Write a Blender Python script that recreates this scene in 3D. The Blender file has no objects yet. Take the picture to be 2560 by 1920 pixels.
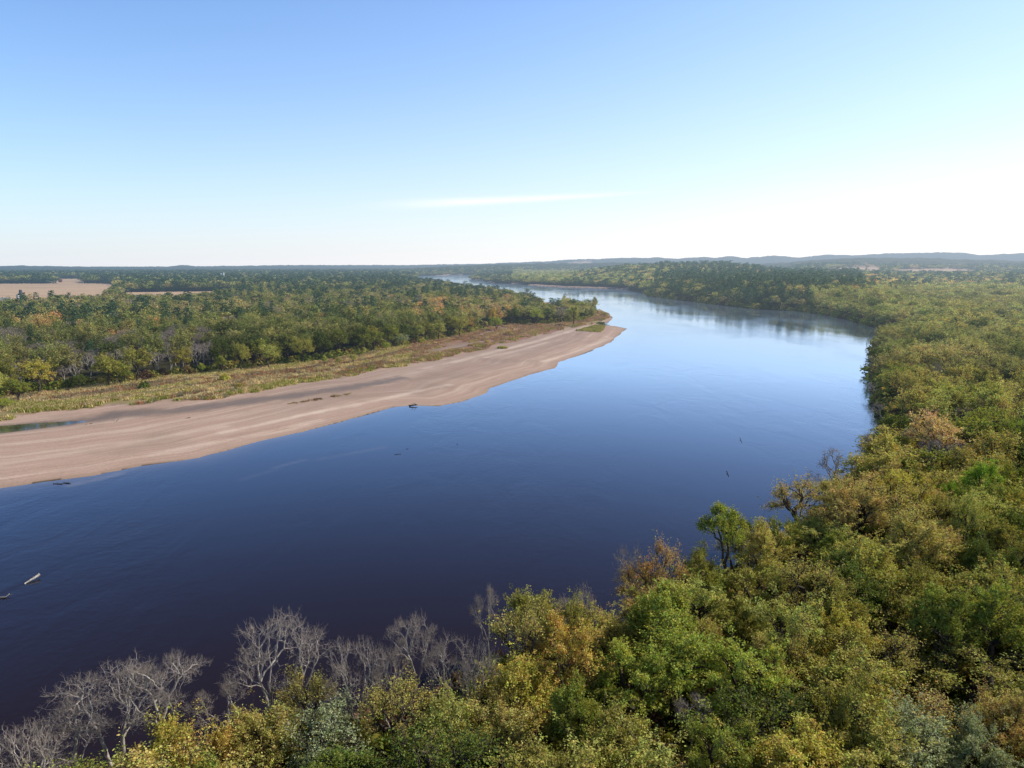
import bpy, math, time
import numpy as np
from math import sin, cos, tan, radians, pi
T0 = time.time()
rng = np.random.default_rng(11)
SC = bpy.context.scene
COL = SC.collection

# ------------------------------------------------------------------ camera
H_CAM = 60.0
F = 1809.0            # focal length in photo pixels (2560 wide)
HOR = 660.0           # eye level row
PITCH = math.atan((960 - HOR) / F)
SUN_AZ, SUN_EL = radians(72), radians(37)
cam_d = bpy.data.cameras.new('camera')
cam = bpy.data.objects.new('camera', cam_d)
COL.objects.link(cam)
cam.location = (0, 0, H_CAM)
cam.rotation_euler = (pi / 2 - PITCH, 0, 0)
cam_d.sensor_width = 36.0
cam_d.lens = 36.0 * F / 2560.0
cam_d.clip_start = 0.5
cam_d.clip_end = 80000
SC.camera = cam

def ray(x, y):
    a = (x - 1280) / F
    b = (960 - y) / F
    dy = cos(PITCH) + b * sin(PITCH)
    dz = -sin(PITCH) + b * cos(PITCH)
    return a, dy, dz

def P(x, y, z=0.0):
    a, dy, dz = ray(x, y)
    t = (z - H_CAM) / min(dz, -1e-4)
    return (a * t, dy * t)

def project(X, Y, Z):
    dz = Z - H_CAM
    depth = Y * cos(PITCH) - dz * sin(PITCH)
    up = Y * sin(PITCH) + dz * cos(PITCH)
    depth = np.where(depth > 1e-3, depth, 1e-3)
    return 1280 + F * X / depth, 960 - F * up / depth

# ------------------------------------------------------------------ noise
def hash2(ix, iy, seed):
    h = (ix.astype(np.int64) * 374761393 + iy.astype(np.int64) * 668265263 + seed * 974634777) & 0xffffffff
    h = ((h ^ (h >> 13)) * 1274126177) & 0xffffffff
    return ((h ^ (h >> 16)) & 0xffffff) / float(0xffffff)

def vnoise(x, y, seed=0):
    x = np.asarray(x, float); y = np.asarray(y, float)
    ix = np.floor(x); iy = np.floor(y)
    fx = x - ix; fy = y - iy
    fx = fx * fx * (3 - 2 * fx); fy = fy * fy * (3 - 2 * fy)
    a = hash2(ix, iy, seed); b = hash2(ix + 1, iy, seed)
    c = hash2(ix, iy + 1, seed); d = hash2(ix + 1, iy + 1, seed)
    return (a * (1 - fx) + b * fx) * (1 - fy) + (c * (1 - fx) + d * fx) * fy

def fbm(x, y, seed=0, oct=4):
    s = 0; a = 0.5; t = 0
    for k in range(oct):
        s = s + a * vnoise(x * 2 ** k + 13.7 * k, y * 2 ** k - 7.1 * k, seed + k); t += a; a *= 0.5
    return s / t

def smooth(a, b, x):
    t = np.clip((x - a) / (b - a), 0, 1)
    return t * t * (3 - 2 * t)

# ------------------------------------------------------------------ polygons
def inside(poly, X, Y):
    r = np.zeros(X.shape, bool)
    n = len(poly)
    for i in range(n):
        x1, y1 = poly[i]; x2, y2 = poly[(i + 1) % n]
        if y1 == y2: continue
        c = ((Y < y1) != (Y < y2)) & (X < (x2 - x1) * (Y - y1) / (y2 - y1) + x1)
        r ^= c
    return r

def dist_line(pts, X, Y, closed=False):
    d = np.full(X.shape, 1e18)
    n = len(pts)
    for i in range(n if closed else n - 1):
        x1, y1 = pts[i]; x2, y2 = pts[(i + 1) % n]
        dx, dy = x2 - x1, y2 - y1
        L = dx * dx + dy * dy + 1e-9
        t = np.clip(((X - x1) * dx + (Y - y1) * dy) / L, 0, 1)
        d = np.minimum(d, (X - x1 - t * dx) ** 2 + (Y - y1 - t * dy) ** 2)
    return np.sqrt(d)

shore_sand = [P(*p) for p in [(-1500, 1330), (-600, 1268), (0, 1222), (116, 1203), (231, 1190), (347, 1166), (498, 1146), (648, 1105), (752, 1082),
    (880, 1047), (984, 1018), (1030, 1014), (1099, 1016), (1157, 1004), (1215, 984), (1227, 970), (1331, 935),
    (1389, 920), (1400, 906), (1481, 876), (1528, 856), (1549, 836), (1566, 822), (1540, 815), (1493, 812),
    (1518, 807), (1533, 797), (1522, 783), (1500, 774)]]
shore_back = [P(x, y, 12) for x, y in [(1462, 764), (1440, 757), (1432, 756), (1405, 741), (1367, 738), (1323, 730), (1258, 722), (1204, 716),
    (1155, 712), (1139, 708), (1112, 703), (1068, 700), (1039, 697)]]
shore_far = [P(*p) for p in [(1037, 691), (1128, 688), (1196, 688), (1180, 695), (1176, 700), (1204, 702), (1231, 708), (1299, 711), (1340, 715), (1400, 718), (1462, 720),
    (1557, 724), (1614, 735), (1623, 742), (1732, 755), (1831, 767), (1899, 774), (1989, 778), (2057, 788), (2076, 792), (2127, 802),
    (2165, 815), (2200, 822), (2232, 832), (2225, 850)]]
shore_near = [P(*p) for p in [(2192, 866), (2188, 900), (2186, 960), (2186, 1004), (2205, 1050), (2212, 1085), (2190, 1120), (2165, 1155),
    (2100, 1240), (1950, 1362), (1800, 1445), (1600, 1535), (1430, 1640), (1200, 1655), (1000, 1790), (700, 1800),
    (330, 1925), (0, 2060), (-500, 2260), (-1500, 2700)]]
river = shore_sand + shore_back + shore_far + shore_near
puddle = [P(*p) for p in [(-300, 1088), (0, 1067), (100, 1059), (205, 1054), (140, 1064), (60, 1074), (0, 1081), (-300, 1106)]]
strip_lo = [P(*p) for p in [(-900, 1130), (-300, 1082), (0, 1055), (97, 1038), (175, 1030), (272, 1019), (350, 1017), (428, 1011), (564, 999), (641, 984), (746, 961),
    (855, 948), (917, 934), (1092, 903), (1130, 892), (1208, 876), (1228, 868), (1305, 853), (1422, 822), (1480, 811), (1519, 803), (1526, 798)]]
strip_hi = [P(*p) for p in [(-900, 1075), (-300, 1028), (0, 1006), (74, 993), (194, 977), (311, 963), (447, 946), (544, 936), (661, 925), (739, 913),
    (823, 907), (878, 895), (975, 877), (1072, 858), (1150, 842), (1208, 824), (1267, 815), (1383, 812), (1450, 806), (1485, 790), (1500, 774)]]
strip = strip_lo + strip_hi[::-1]
beachside = shore_sand + strip_hi[::-1]         # everything open on the left bank
def PD(x, y, z, sh=1.0): return P(x, y, z)
field1 = [P(-700, 714), P(262, 710), P(300, 714), P(300, 720), P(262, 741, 17), P(200, 742, 17), P(126, 746, 17), P(0, 752, 17), P(-700, 752, 17)]
field2 = [P(300, 733.5), P(575, 730), P(600, 733, 8), P(480, 738, 17), P(300, 741, 17)]
field3 = [P(116, 698), P(212, 698), P(212, 711), P(150, 711.5), P(112, 704)]
def AZ(px_, D_): return ((px_ - 1280) / F * D_, D_)
field4 = [AZ(2045, 3080), AZ(2190, 3000), AZ(2198, 3850), AZ(2060, 3650)]
field5 = [AZ(2225, 2950), AZ(2400, 2850), AZ(2445, 3250), AZ(2370, 3600), AZ(2232, 3480)]
field6 = [P(1420, 671, 10), P(1480, 670.5, 10), P(1480, 674, 10), P(1420, 674, 10)]
fields = [field1, field2, field3, field4, field5, field6]

# ------------------------------------------------------------------ terrain height
def az_px(X, Y):
    return 1280 + F * X / np.maximum(Y, 1) * 1.0   # along the horizon
def hz(px, tab): return np.interp(px, [t[0] for t in tab], [t[1] for t in tab])
R1 = [(0, 2), (1250, 2), (1430, 12), (1560, 38), (1650, 42), (1800, 41), (1870, 34), (1940, 14), (2050, 14), (2300, 12), (2560, 14), (3200, 14)]
R2 = [(0, 2), (1000, 6), (1200, 36), (1560, 52), (1900, 40), (2000, 64), (2140, 82), (2300, 76), (2430, 68), (2560, 55), (3200, 60)]
R3y = [(-600, 666), (0, 667), (60, 665.5), (180, 667.5), (300, 668), (435, 667.5), (465, 663.5), (500, 667), (760, 664), (1000, 664), (1200, 661), (1360, 655), (1430, 650),
       (1500, 649), (1560, 646), (1600, 646.5), (1640, 645), (1680, 648.5), (1750, 643.5), (1780, 646.5), (1813, 642), (1860, 647), (1925, 640.5), (1985, 645.5), (2050, 639),
       (2120, 640), (2200, 636), (2340, 633), (2400, 635), (2430, 640), (2500, 637), (2560, 634), (2700, 640), (3200, 638)]
D3 = 9500.0
def far_land(X, Y):
    r = np.hypot(X, Y); px = az_px(X, Y)
    h = 2.2 * np.ones_like(r)
    g = smooth(1150, 1500, px)
    h1 = hz(px, R1) * np.exp(-((r - 2900) / 700) ** 2)
    h2 = hz(px, R2) * np.exp(-((r - 5300) / 1000) ** 2)
    t3 = hz(px, [(a, (HOR - b) / F * D3) for a, b in R3y]) * Y / r + H_CAM - 8
    h3 = t3 * np.exp(-((r - D3) / 1800) ** 2)
    plat = np.interp(Y, [2300, 3000, 3300, 3800, 6000, 9000], [2, 16, 30, 41, 41, 0]) * smooth(1880, 2030, px)
    s = np.maximum.reduce([h, h1 * g, h2, h3, plat])
    return s

def land(X, Y):
    """height of the ground and the helper masks"""
    ins = inside(river, X, Y)
    dl_sand = dist_line(shore_sand, X, Y)
    dl_other = np.minimum(np.minimum(dist_line(shore_back, X, Y), dist_line(shore_far, X, Y)), dist_line(shore_near, X, Y))
    d = np.minimum(dl_sand, dl_other)
    sd = np.where(ins, -d, d)
    g = smooth(0.42, 0.58, dl_other / (dl_sand + dl_other + 1e-6))      # 1 = beside the sandbar
    g = g * (X < 400)
    r = np.hypot(X, Y)
    nz = (fbm(X / 14, Y / 14, 3) - 0.5) * 0.34 + (fbm(X / 3.5, Y / 3.5, 9) - 0.5) * 0.07
    nz2 = fbm(X / 40 + Y / 90, Y / 40, 5) - 0.5
    h_sand = np.where(sd > 0, 0.9 * (1 - np.exp(-sd / 22.0)), sd * 0.05) + nz * 0.5 * np.exp(-np.maximum(sd, 0) / 18)
    h_sand = np.maximum(h_sand, -2.5)
    h_steep = np.where(sd > 0, 2.2 * smooth(0, 7, sd), sd * 0.4) + nz * 0.5
    h_steep = np.maximum(h_steep, -2.5)
    h = h_sand * g + h_steep * (1 - g)
    bs = inside(beachside, X, Y)
    dhi = dist_line(strip_hi, X, Y)
    wood = (sd > 0) & ~bs
    pxa = az_px(X, Y)
    bluff = 13 * smooth(6, 75, sd) * smooth(1500, 1680, pxa) * (1 - smooth(2090, 2330, pxa)) * smooth(520, 800, r) * (1 - smooth(2200, 3000, r))
    h = np.where(wood & (sd > 6), h + bluff + (far_land(X, Y) - 2.2) + np.where(g > 0, 1.2 * smooth(0, 12, dhi) * g, 0), h)
    st = inside(strip, X, Y)
    dlo = dist_line(strip_lo, X, Y)
    h = np.where(st & (sd > 1), h + 0.7 * smooth(0, 4, dlo), h)
    h = np.where(wood & (g > 0.5), np.maximum(h, 1.7), h)
    pu = inside(puddle, X, Y)
    dp = dist_line(puddle, X, Y, True)
    pd = np.where(pu, -dp, dp) + nz * 3
    h = np.where(pd < 14, np.minimum(h, -0.12 + 0.07 * pd + 0.0 * nz2), h)
    return h, sd, g, bs, st, dlo, dhi, pd

def grid_axes():
    rs = [14.0]
    while rs[-1] < 45000:
        r = rs[-1]
        k = 0.0085 if r < 5000 else 0.02
        rs.append(r * (1 + k))
    return np.array(rs), np.linspace(radians(-58), radians(58), 820)
RS, TH = grid_axes()
NR, NT = len(RS), len(TH)
Rg, Tg = np.meshgrid(RS, TH, indexing='ij')
GX = Rg * np.sin(Tg); GY = Rg * np.cos(Tg)
GH, SD, GS, BS, ST, DLO, DHI, PUD = land(GX, GY)
FLD = np.zeros_like(GX)
fdist = np.full(GX.shape, 1e9)
fin = np.zeros(GX.shape, bool)
for f in fields:
    fin |= inside(f, GX, GY)
FLD = fin.astype(float)
print('grid', GX.shape, time.time() - T0)
# far canopy relief beyond the last modelled trees
FARW = smooth(3900, 4300, Rg) * (1 - FLD) * (GH > 1)
GH = GH - (Rg ** 2) / (2 * 7.4e6) * (Rg > 4300)
GH = GH + FARW * (8 + 14 * fbm(GX / 90, GY / 90, 21, 3) + 8 * (vnoise(GX / 25, GY / 60, 22)))
SANDM = ((BS & ~ST & (GH > -3)).astype(float))
farshore = ((~BS) & (SD > -8) & (SD < 14) & (GX > -400) & (Rg > 900) & (vnoise(GX / 120, GY / 160, 31) > 0.42)).astype(float)
spx = az_px(GX, GY)
farshore = np.maximum(farshore, ((~BS) & (spx > 1250) & (spx < 1570) & (GY > 900) & (vnoise(GX / 90, GY / 120, 33) > 0.36) & (GX > 0) & (SD < 36)).astype(float))
spit = inside([P(1160, 696), P(1200, 694), P(1216, 702), P(1165, 703)], GX, GY).astype(float)
SANDM = np.maximum(SANDM, np.maximum(farshore * (SD > 0), spit))

def mesh_np(name, V, Fq, mats=(), attrs=None, smooth_=False, midx=None):
    """V (n,3), Fq (m,4) or (m,3) or list of both"""
    me = bpy.data.meshes.new(name)
    if not isinstance(Fq, (list, tuple)): Fq = [Fq]
    Fq = [f for f in Fq if len(f)]
    nv = len(V)
    me.vertices.add(nv)
    me.vertices.foreach_set('co', np.asarray(V, np.float32).ravel())
    loops = np.concatenate([f.ravel() for f in Fq]).astype(np.int32)
    tot = np.concatenate([np.full(len(f), f.shape[1], np.int32) for f in Fq])
    start = np.concatenate([[0], np.cumsum(tot)[:-1]]).astype(np.int32)
    me.loops.add(len(loops)); me.loops.foreach_set('vertex_index', loops)
    me.polygons.add(len(tot)); me.polygons.foreach_set('loop_start', start); me.polygons.foreach_set('loop_total', tot)
    if midx is not None: me.polygons.foreach_set('material_index', np.asarray(midx, np.int32))
    if smooth_: me.polygons.foreach_set('use_smooth', np.ones(len(tot), bool))
    for m in mats: me.materials.append(m)
    for k, (dom, arr) in (attrs or {}).items():
        arr = np.asarray(arr, np.float32)
        if arr.ndim == 2:
            a = me.attributes.new(k, 'FLOAT_VECTOR', dom); a.data.foreach_set('vector', arr.ravel())
        else:
            a = me.attributes.new(k, 'FLOAT', dom); a.data.foreach_set('value', arr)
    me.update(calc_edges=True)
    return me

def link(name, me, parent=None, loc=None):
    o = bpy.data.objects.new(name, me); COL.objects.link(o)
    if parent is not None: o.parent = parent
    if loc is not None: o.location = loc
    return o
def tag(o, label=None, cat=None, group=None, kind=None):
    if label: o['label'] = label
    if cat: o['category'] = cat
    if group: o['group'] = group
    if kind: o['kind'] = kind
    return o

# ------------------------------------------------------------------ materials
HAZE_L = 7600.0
def new_mat(name):
    m = bpy.data.materials.new(name); m.use_nodes = True
    nt = m.node_tree; nt.nodes.clear()
    return m, nt
def N(nt, t, **kw):
    n = nt.nodes.new(t)
    for k, v in kw.items(): setattr(n, k, v)
    return n
def setin(n, **kw):
    for k, v in kw.items():
        n.inputs[k.replace('_', ' ')].default_value = v
def ramp(nt, fac, stops):
    r = N(nt, 'ShaderNodeValToRGB')
    e = r.color_ramp.elements
    e[0].position, e[0].color = stops[0][0], (*stops[0][1], 1)
    e[1].position, e[1].color = stops[-1][0], (*stops[-1][1], 1)
    for p, c in stops[1:-1]:
        x = e.new(p); x.color = (*c, 1)
    nt.links.new(fac, r.inputs['Fac'])
    return r.outputs['Color']
def mixc(nt, fac, a, b, mode='MIX'):
    m = N(nt, 'ShaderNodeMix', data_type='RGBA', blend_type=mode)
    for s, v in ((m.inputs[0], fac), (m.inputs[6], a), (m.inputs[7], b)):
        if hasattr(v, 'is_output') or hasattr(v, 'links'): nt.links.new(v, s)
        elif isinstance(v, (int, float)): s.default_value = v
        else: s.default_value = (*v, 1)
    return m.outputs[2]
def math_(nt, op, a, b=0.0, c=0.0, clamp=False):
    m = N(nt, 'ShaderNodeMath', operation=op); m.use_clamp = clamp
    for s, v in zip(m.inputs, (a, b, c)):
        if isinstance(v, (int, float)): s.default_value = v
        else: nt.links.new(v, s)
    return m.outputs[0]
def noise(nt, vec, scale, detail=3, rough=0.55, dist=0.0):
    n = N(nt, 'ShaderNodeTexNoise'); setin(n, Scale=scale, Detail=detail, Roughness=rough, Distortion=dist)
    if vec is not None: nt.links.new(vec, n.inputs['Vector'])
    return n.outputs['Fac']
def attr(nt, name, typ='GEOMETRY'):
    a = N(nt, 'ShaderNodeAttribute'); a.attribute_name = name; a.attribute_type = typ
    return a
def pos(nt, sx=1, sy=1, sz=1):
    g = N(nt, 'ShaderNodeNewGeometry')
    v = N(nt, 'ShaderNodeVectorMath', operation='MULTIPLY'); nt.links.new(g.outputs['Position'], v.inputs[0]); v.inputs[1].default_value = (sx, sy, sz)
    return v.outputs[0]

def painted_haze_group():
    """painted haze: emission mixed into every surface by distance from the camera spot"""
    g = bpy.data.node_groups.new('painted_haze', 'ShaderNodeTree')
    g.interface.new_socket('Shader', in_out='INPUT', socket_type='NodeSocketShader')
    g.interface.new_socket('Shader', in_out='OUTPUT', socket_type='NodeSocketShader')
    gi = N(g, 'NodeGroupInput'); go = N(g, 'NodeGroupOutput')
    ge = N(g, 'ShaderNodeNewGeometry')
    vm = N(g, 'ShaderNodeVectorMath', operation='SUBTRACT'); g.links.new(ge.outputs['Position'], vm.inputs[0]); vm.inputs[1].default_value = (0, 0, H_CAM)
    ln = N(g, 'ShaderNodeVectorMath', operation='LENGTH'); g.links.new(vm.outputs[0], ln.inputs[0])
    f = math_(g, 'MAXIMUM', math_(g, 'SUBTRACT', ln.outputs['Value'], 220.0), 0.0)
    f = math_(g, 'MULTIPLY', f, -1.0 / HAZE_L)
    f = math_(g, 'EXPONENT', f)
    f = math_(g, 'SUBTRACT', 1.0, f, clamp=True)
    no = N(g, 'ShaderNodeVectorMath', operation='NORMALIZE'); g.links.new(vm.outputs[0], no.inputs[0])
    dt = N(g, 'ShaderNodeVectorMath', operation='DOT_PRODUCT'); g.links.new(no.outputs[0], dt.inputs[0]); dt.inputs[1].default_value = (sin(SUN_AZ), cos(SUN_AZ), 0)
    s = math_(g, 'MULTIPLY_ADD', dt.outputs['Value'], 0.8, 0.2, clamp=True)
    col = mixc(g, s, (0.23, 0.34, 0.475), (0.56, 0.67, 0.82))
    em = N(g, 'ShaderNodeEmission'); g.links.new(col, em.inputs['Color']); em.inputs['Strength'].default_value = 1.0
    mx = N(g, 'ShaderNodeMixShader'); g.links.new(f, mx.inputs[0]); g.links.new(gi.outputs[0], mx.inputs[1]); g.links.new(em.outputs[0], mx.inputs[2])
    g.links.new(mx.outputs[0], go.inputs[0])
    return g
HAZE = painted_haze_group()
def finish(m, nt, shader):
    h = N(nt, 'ShaderNodeGroup'); h.node_tree = HAZE  # haze glow is painted into each material here, no air volume
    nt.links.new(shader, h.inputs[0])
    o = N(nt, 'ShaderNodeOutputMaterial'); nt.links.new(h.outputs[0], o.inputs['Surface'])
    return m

def ground_material():
    m, nt = new_mat('ground')
    p = pos(nt)
    a_s = attr(nt, 'sand').outputs['Fac']; a_g = attr(nt, 'grass').outputs['Fac']; a_f = attr(nt, 'field').outputs['Fac']
    a_w = attr(nt, 'wet').outputs['Fac']; a_sd = attr(nt, 'shore').outputs['Fac']; a_r = attr(nt, 'red').outputs['Fac']; a_c = attr(nt, 'canopy').outputs['Fac']
    # bands that run along the shore
    cb = N(nt, 'ShaderNodeCombineXYZ')
    sp = N(nt, 'ShaderNodeSeparateXYZ'); nt.links.new(p, sp.inputs[0])
    al = math_(nt, 'MULTIPLY_ADD', sp.outputs['Y'], 0.6, math_(nt, 'MULTIPLY', sp.outputs['X'], 0.8))
    nt.links.new(math_(nt, 'MULTIPLY', a_sd, 0.16), cb.inputs[0]); nt.links.new(math_(nt, 'MULTIPLY', al, 0.008), cb.inputs[1])
    band = noise(nt, cb.outputs[0], 1.0, 6, 0.62, 0.3)
    cb2 = N(nt, 'ShaderNodeCombineXYZ')
    nt.links.new(math_(nt, 'MULTIPLY', a_sd, 0.9), cb2.inputs[0]); nt.links.new(math_(nt, 'MULTIPLY', al, 0.03), cb2.inputs[1])
    band2 = noise(nt, cb2.outputs[0], 1.0, 5, 0.65, 0.2)
    sand = ramp(nt, band, [(0.30, (0.37, 0.24, 0.185)), (0.45, (0.43, 0.29, 0.225)), (0.54, (0.47, 0.33, 0.26)), (0.62, (0.62, 0.47, 0.38)), (0.72, (0.45, 0.31, 0.245))])
    sand = mixc(nt, 0.5, sand, ramp(nt, band2, [(0.3, (0.37, 0.245, 0.19)), (0.5, (0.45, 0.31, 0.245)), (0.68, (0.60, 0.45, 0.36))]))
    blot = noise(nt, p, 0.035, 4, 0.6)
    sand = mixc(nt, ramp(nt, blot, [(0.50, (0, 0, 0)), (0.68, (0.3, 0.3, 0.3))]), sand, (0.24, 0.185, 0.14))
    edge = math_(nt, 'MULTIPLY_ADD', a_sd, -0.25, 1.0, clamp=True)
    sand = mixc(nt, math_(nt, 'MULTIPLY', edge, 0.55), sand, (0.27, 0.19, 0.115))
    sand = mixc(nt, math_(nt, 'MULTIPLY', attr(nt, 'pale').outputs['Fac'], 0.8), sand, (0.78, 0.62, 0.51))
    wetc = mixc(nt, band2, (0.12, 0.088, 0.068), (0.27, 0.195, 0.145))
    sand = mixc(nt, a_w, sand, wetc)
    fine = noise(nt, p, 1.6, 4, 0.7)
    gr = ramp(nt, noise(nt, p, 0.09, 5, 0.65), [(0.25, (0.20, 0.13, 0.085)), (0.42, (0.30, 0.215, 0.115)), (0.55, (0.26, 0.22, 0.09)), (0.68, (0.38, 0.27, 0.15)), (0.85, (0.22, 0.22, 0.08))])
    red = ramp(nt, noise(nt, p, 0.05, 5, 0.7), [(0.3, (0.21, 0.11, 0.075)), (0.55, (0.29, 0.165, 0.115)), (0.75, (0.40, 0.28, 0.20))])
    gr = mixc(nt, a_r, gr, red)
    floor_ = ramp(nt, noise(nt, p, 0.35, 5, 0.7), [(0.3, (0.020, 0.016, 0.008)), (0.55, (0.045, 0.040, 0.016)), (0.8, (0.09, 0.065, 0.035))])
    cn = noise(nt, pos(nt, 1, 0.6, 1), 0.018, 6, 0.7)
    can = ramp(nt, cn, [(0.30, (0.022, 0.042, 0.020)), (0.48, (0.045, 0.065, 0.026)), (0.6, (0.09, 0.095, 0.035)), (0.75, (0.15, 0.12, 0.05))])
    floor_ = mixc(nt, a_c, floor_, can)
    c = mixc(nt, a_g, floor_, gr)
    c = mixc(nt, a_s, c, sand)
    frow = noise(nt, pos(nt, 0.15, 1.0, 1), 0.01, 4, 0.6)
    fcol = ramp(nt, frow, [(0.35, (0.46, 0.30, 0.18)), (0.5, (0.58, 0.40, 0.25)), (0.65, (0.48, 0.32, 0.21))])
    c = mixc(nt, a_f, c, fcol)
    c = mixc(nt, 0.35, c, mixc(nt, 1.0, c, ramp(nt, fine, [(0.3, (0.6, 0.6, 0.6)), (0.7, (1.3, 1.3, 1.3))]), 'MULTIPLY'))
    b = N(nt, 'ShaderNodeBsdfPrincipled'); nt.links.new(c, b.inputs['Base Color']); setin(b, Roughness=0.92)
    b.inputs['Specular IOR Level'].default_value = 0.15
    nt.links.new(math_(nt, 'MULTIPLY_ADD', a_w, -0.5, 0.92), b.inputs['Roughness'])
    bp = N(nt, 'ShaderNodeBump'); setin(bp, Strength=0.5, Distance=0.25); nt.links.new(noise(nt, p, 0.9, 5, 0.7), bp.inputs['Height'])
    nt.links.new(bp.outputs[0], b.inputs['Normal'])
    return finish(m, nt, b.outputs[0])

def water_material():
    m, nt = new_mat('river_water')
    a = attr(nt, 'shallow').outputs['Fac']
    al = attr(nt, 'algae').outputs['Fac']
    c = mixc(nt, a, (0.0175, 0.0105, 0.0125), (0.135, 0.10, 0.075))
    c = mixc(nt, al, c, (0.10, 0.11, 0.03))
    b = N(nt, 'ShaderNodeBsdfDiffuse'); nt.links.new(c, b.inputs['Color'])
    gl = N(nt, 'ShaderNodeBsdfGlossy')
    fr = N(nt, 'ShaderNodeFresnel'); setin(fr, IOR=1.333)
    p = pos(nt)
    big = noise(nt, pos(nt, 1, 0.45, 1), 0.016, 4, 0.6, 0.6)
    patch = ramp(nt, big, [(0.42, (0.15, 0.15, 0.15)), (0.60, (1, 1, 1))])
    n1 = noise(nt, pos(nt, 1, 1.0, 1), 0.55, 5, 0.6, 0.2)
    n2 = noise(nt, pos(nt, 1, 0.5, 1), 0.09, 3, 0.5, 0.8)
    hgt = math_(nt, 'MULTIPLY_ADD', n2, 3.4, n1)
    bp = N(nt, 'ShaderNodeBump'); bp.inputs['Distance'].default_value = 0.10
    nt.links.new(math_(nt, 'MULTIPLY', patch, 0.34), bp.inputs['Strength'])
    nt.links.new(hgt, bp.inputs['Height']); nt.links.new(bp.outputs[0], gl.inputs['Normal']); nt.links.new(bp.outputs[0], fr.inputs['Normal'])
    rr = math_(nt, 'MULTIPLY_ADD', patch, 0.07, 0.05)
    nt.links.new(rr, gl.inputs['Roughness'])
    f15 = math_(nt, 'MULTIPLY', math_(nt, 'POWER', fr.outputs[0], 1.5), 3.05)
    f15 = math_(nt, 'MINIMUM', f15, 0.86)
    nt.links.new(mixc(nt, math_(nt, 'MULTIPLY_ADD', fr.outputs[0], 2.0, -0.45, clamp=True), (0.62, 0.76, 0.93), (0.84, 0.92, 1.0)), gl.inputs['Color'])
    mw = N(nt, 'ShaderNodeMixShader'); nt.links.new(f15, mw.inputs[0]); nt.links.new(b.outputs[0], mw.inputs[1]); nt.links.new(gl.outputs[0], mw.inputs[2])
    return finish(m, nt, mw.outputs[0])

def leaf_material(name, src):
    """src: 'obj' takes the colour of the object, 'inst' the colour of the instance"""
    m, nt = new_mat(name)
    if src == 'obj':
        oi = N(nt, 'ShaderNodeObjectInfo'); tint = oi.outputs['Color']
    else:
        tint = attr(nt, 'tint', 'INSTANCER').outputs['Color']
    v = attr(nt, 'v').outputs['Fac']
    w = attr(nt, 'w').outputs['Fac']
    hs = N(nt, 'ShaderNodeHueSaturation'); nt.links.new(tint, hs.inputs['Color'])
    nt.links.new(math_(nt, 'MULTIPLY_ADD', w, 0.09, 0.455), hs.inputs['Hue'])
    nt.links.new(math_(nt, 'MULTIPLY_ADD', v, 2.5, 0.46), hs.inputs['Value'])
    hs.inputs['Saturation'].default_value = 1.0
    d = N(nt, 'ShaderNodeBsdfDiffuse'); nt.links.new(hs.outputs[0], d.inputs['Color'])
    t = N(nt, 'ShaderNodeBsdfTranslucent'); nt.links.new(mixc(nt, 1.0, hs.outputs[0], (1.45, 1.35, 0.6), 'MULTIPLY'), t.inputs['Color'])
    g = N(nt, 'ShaderNodeBsdfGlossy'); setin(g, Roughness=0.6); g.inputs['Color'].default_value = (1, 1, 1, 1)
    mx = N(nt, 'ShaderNodeMixShader'); mx.inputs[0].default_value = 0.28
    nt.links.new(d.outputs[0], mx.inputs[1]); nt.links.new(t.outputs[0], mx.inputs[2])
    mx2 = N(nt, 'ShaderNodeMixShader'); mx2.inputs[0].default_value = 0.012
    nt.links.new(mx.outputs[0], mx2.inputs[1]); nt.links.new(g.outputs[0], mx2.inputs[2])
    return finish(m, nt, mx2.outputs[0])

def bark_material(name, c0, c1, scale=3.0):
    m, nt = new_mat(name)
    tc = N(nt, 'ShaderNodeTexCoord')
    n = noise(nt, tc.outputs['Object'], scale, 4, 0.6)
    c = ramp(nt, n, [(0.3, c0), (0.7, c1)])
    b = N(nt, 'ShaderNodeBsdfPrincipled'); nt.links.new(c, b.inputs['Base Color']); setin(b, Roughness=0.9)
    b.inputs['Specular IOR Level'].default_value = 0.2
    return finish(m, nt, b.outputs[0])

def plain(name, c, rough=0.8):
    return bark_material(name, tuple(x * 0.85 for x in c), tuple(min(1, x * 1.1) for x in c), 1.0)

M_GROUND = ground_material()
M_WATER = water_material()
M_LEAF = leaf_material('leaves', 'obj')
M_LEAF_I = leaf_material('woods_leaves', 'inst')
M_BARK = bark_material('dark_bark', (0.045, 0.035, 0.028), (0.11, 0.088, 0.07))
M_PALE = bark_material('pale_bark', (0.17, 0.142, 0.125), (0.54, 0.48, 0.43))
M_TWIG = bark_material('grey_twigs', (0.17, 0.135, 0.115), (0.36, 0.305, 0.265))

# ------------------------------------------------------------------ ground + water objects
def quads_where(mask):
    """mask (NR-1,NT-1) of cells"""
    i, j = np.nonzero(mask)
    a = i * NT + j
    return np.stack([a, a + 1, a + NT + 1, a + NT], 1)
def sub_mesh(name, Fq, V, mats, attrs):
    u, inv = np.unique(Fq, return_inverse=True)
    return mesh_np(name, V[u], inv.reshape(Fq.shape), mats, {k: ('POINT', a.ravel()[u]) for k, a in attrs.items()}, True)
V = np.stack([GX.ravel(), GY.ravel(), GH.ravel()], 1)
pxg, pyg = project(GX, GY, GH)
wob = (fbm(GX / 9, GY / 9, 44) - 0.5) * 8 + (fbm(GX / 2.5, GY / 2.5, 45, 2) - 0.5) * 3
sgn = np.where(ST, DLO, -DLO)
grassm = np.where(BS, smooth(-1.0, 1.0, sgn + wob), np.where((GS > 0.5) & (DHI < 8), 1 - smooth(0, 8, DHI), 0)) * (SD > 1.5)
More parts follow.
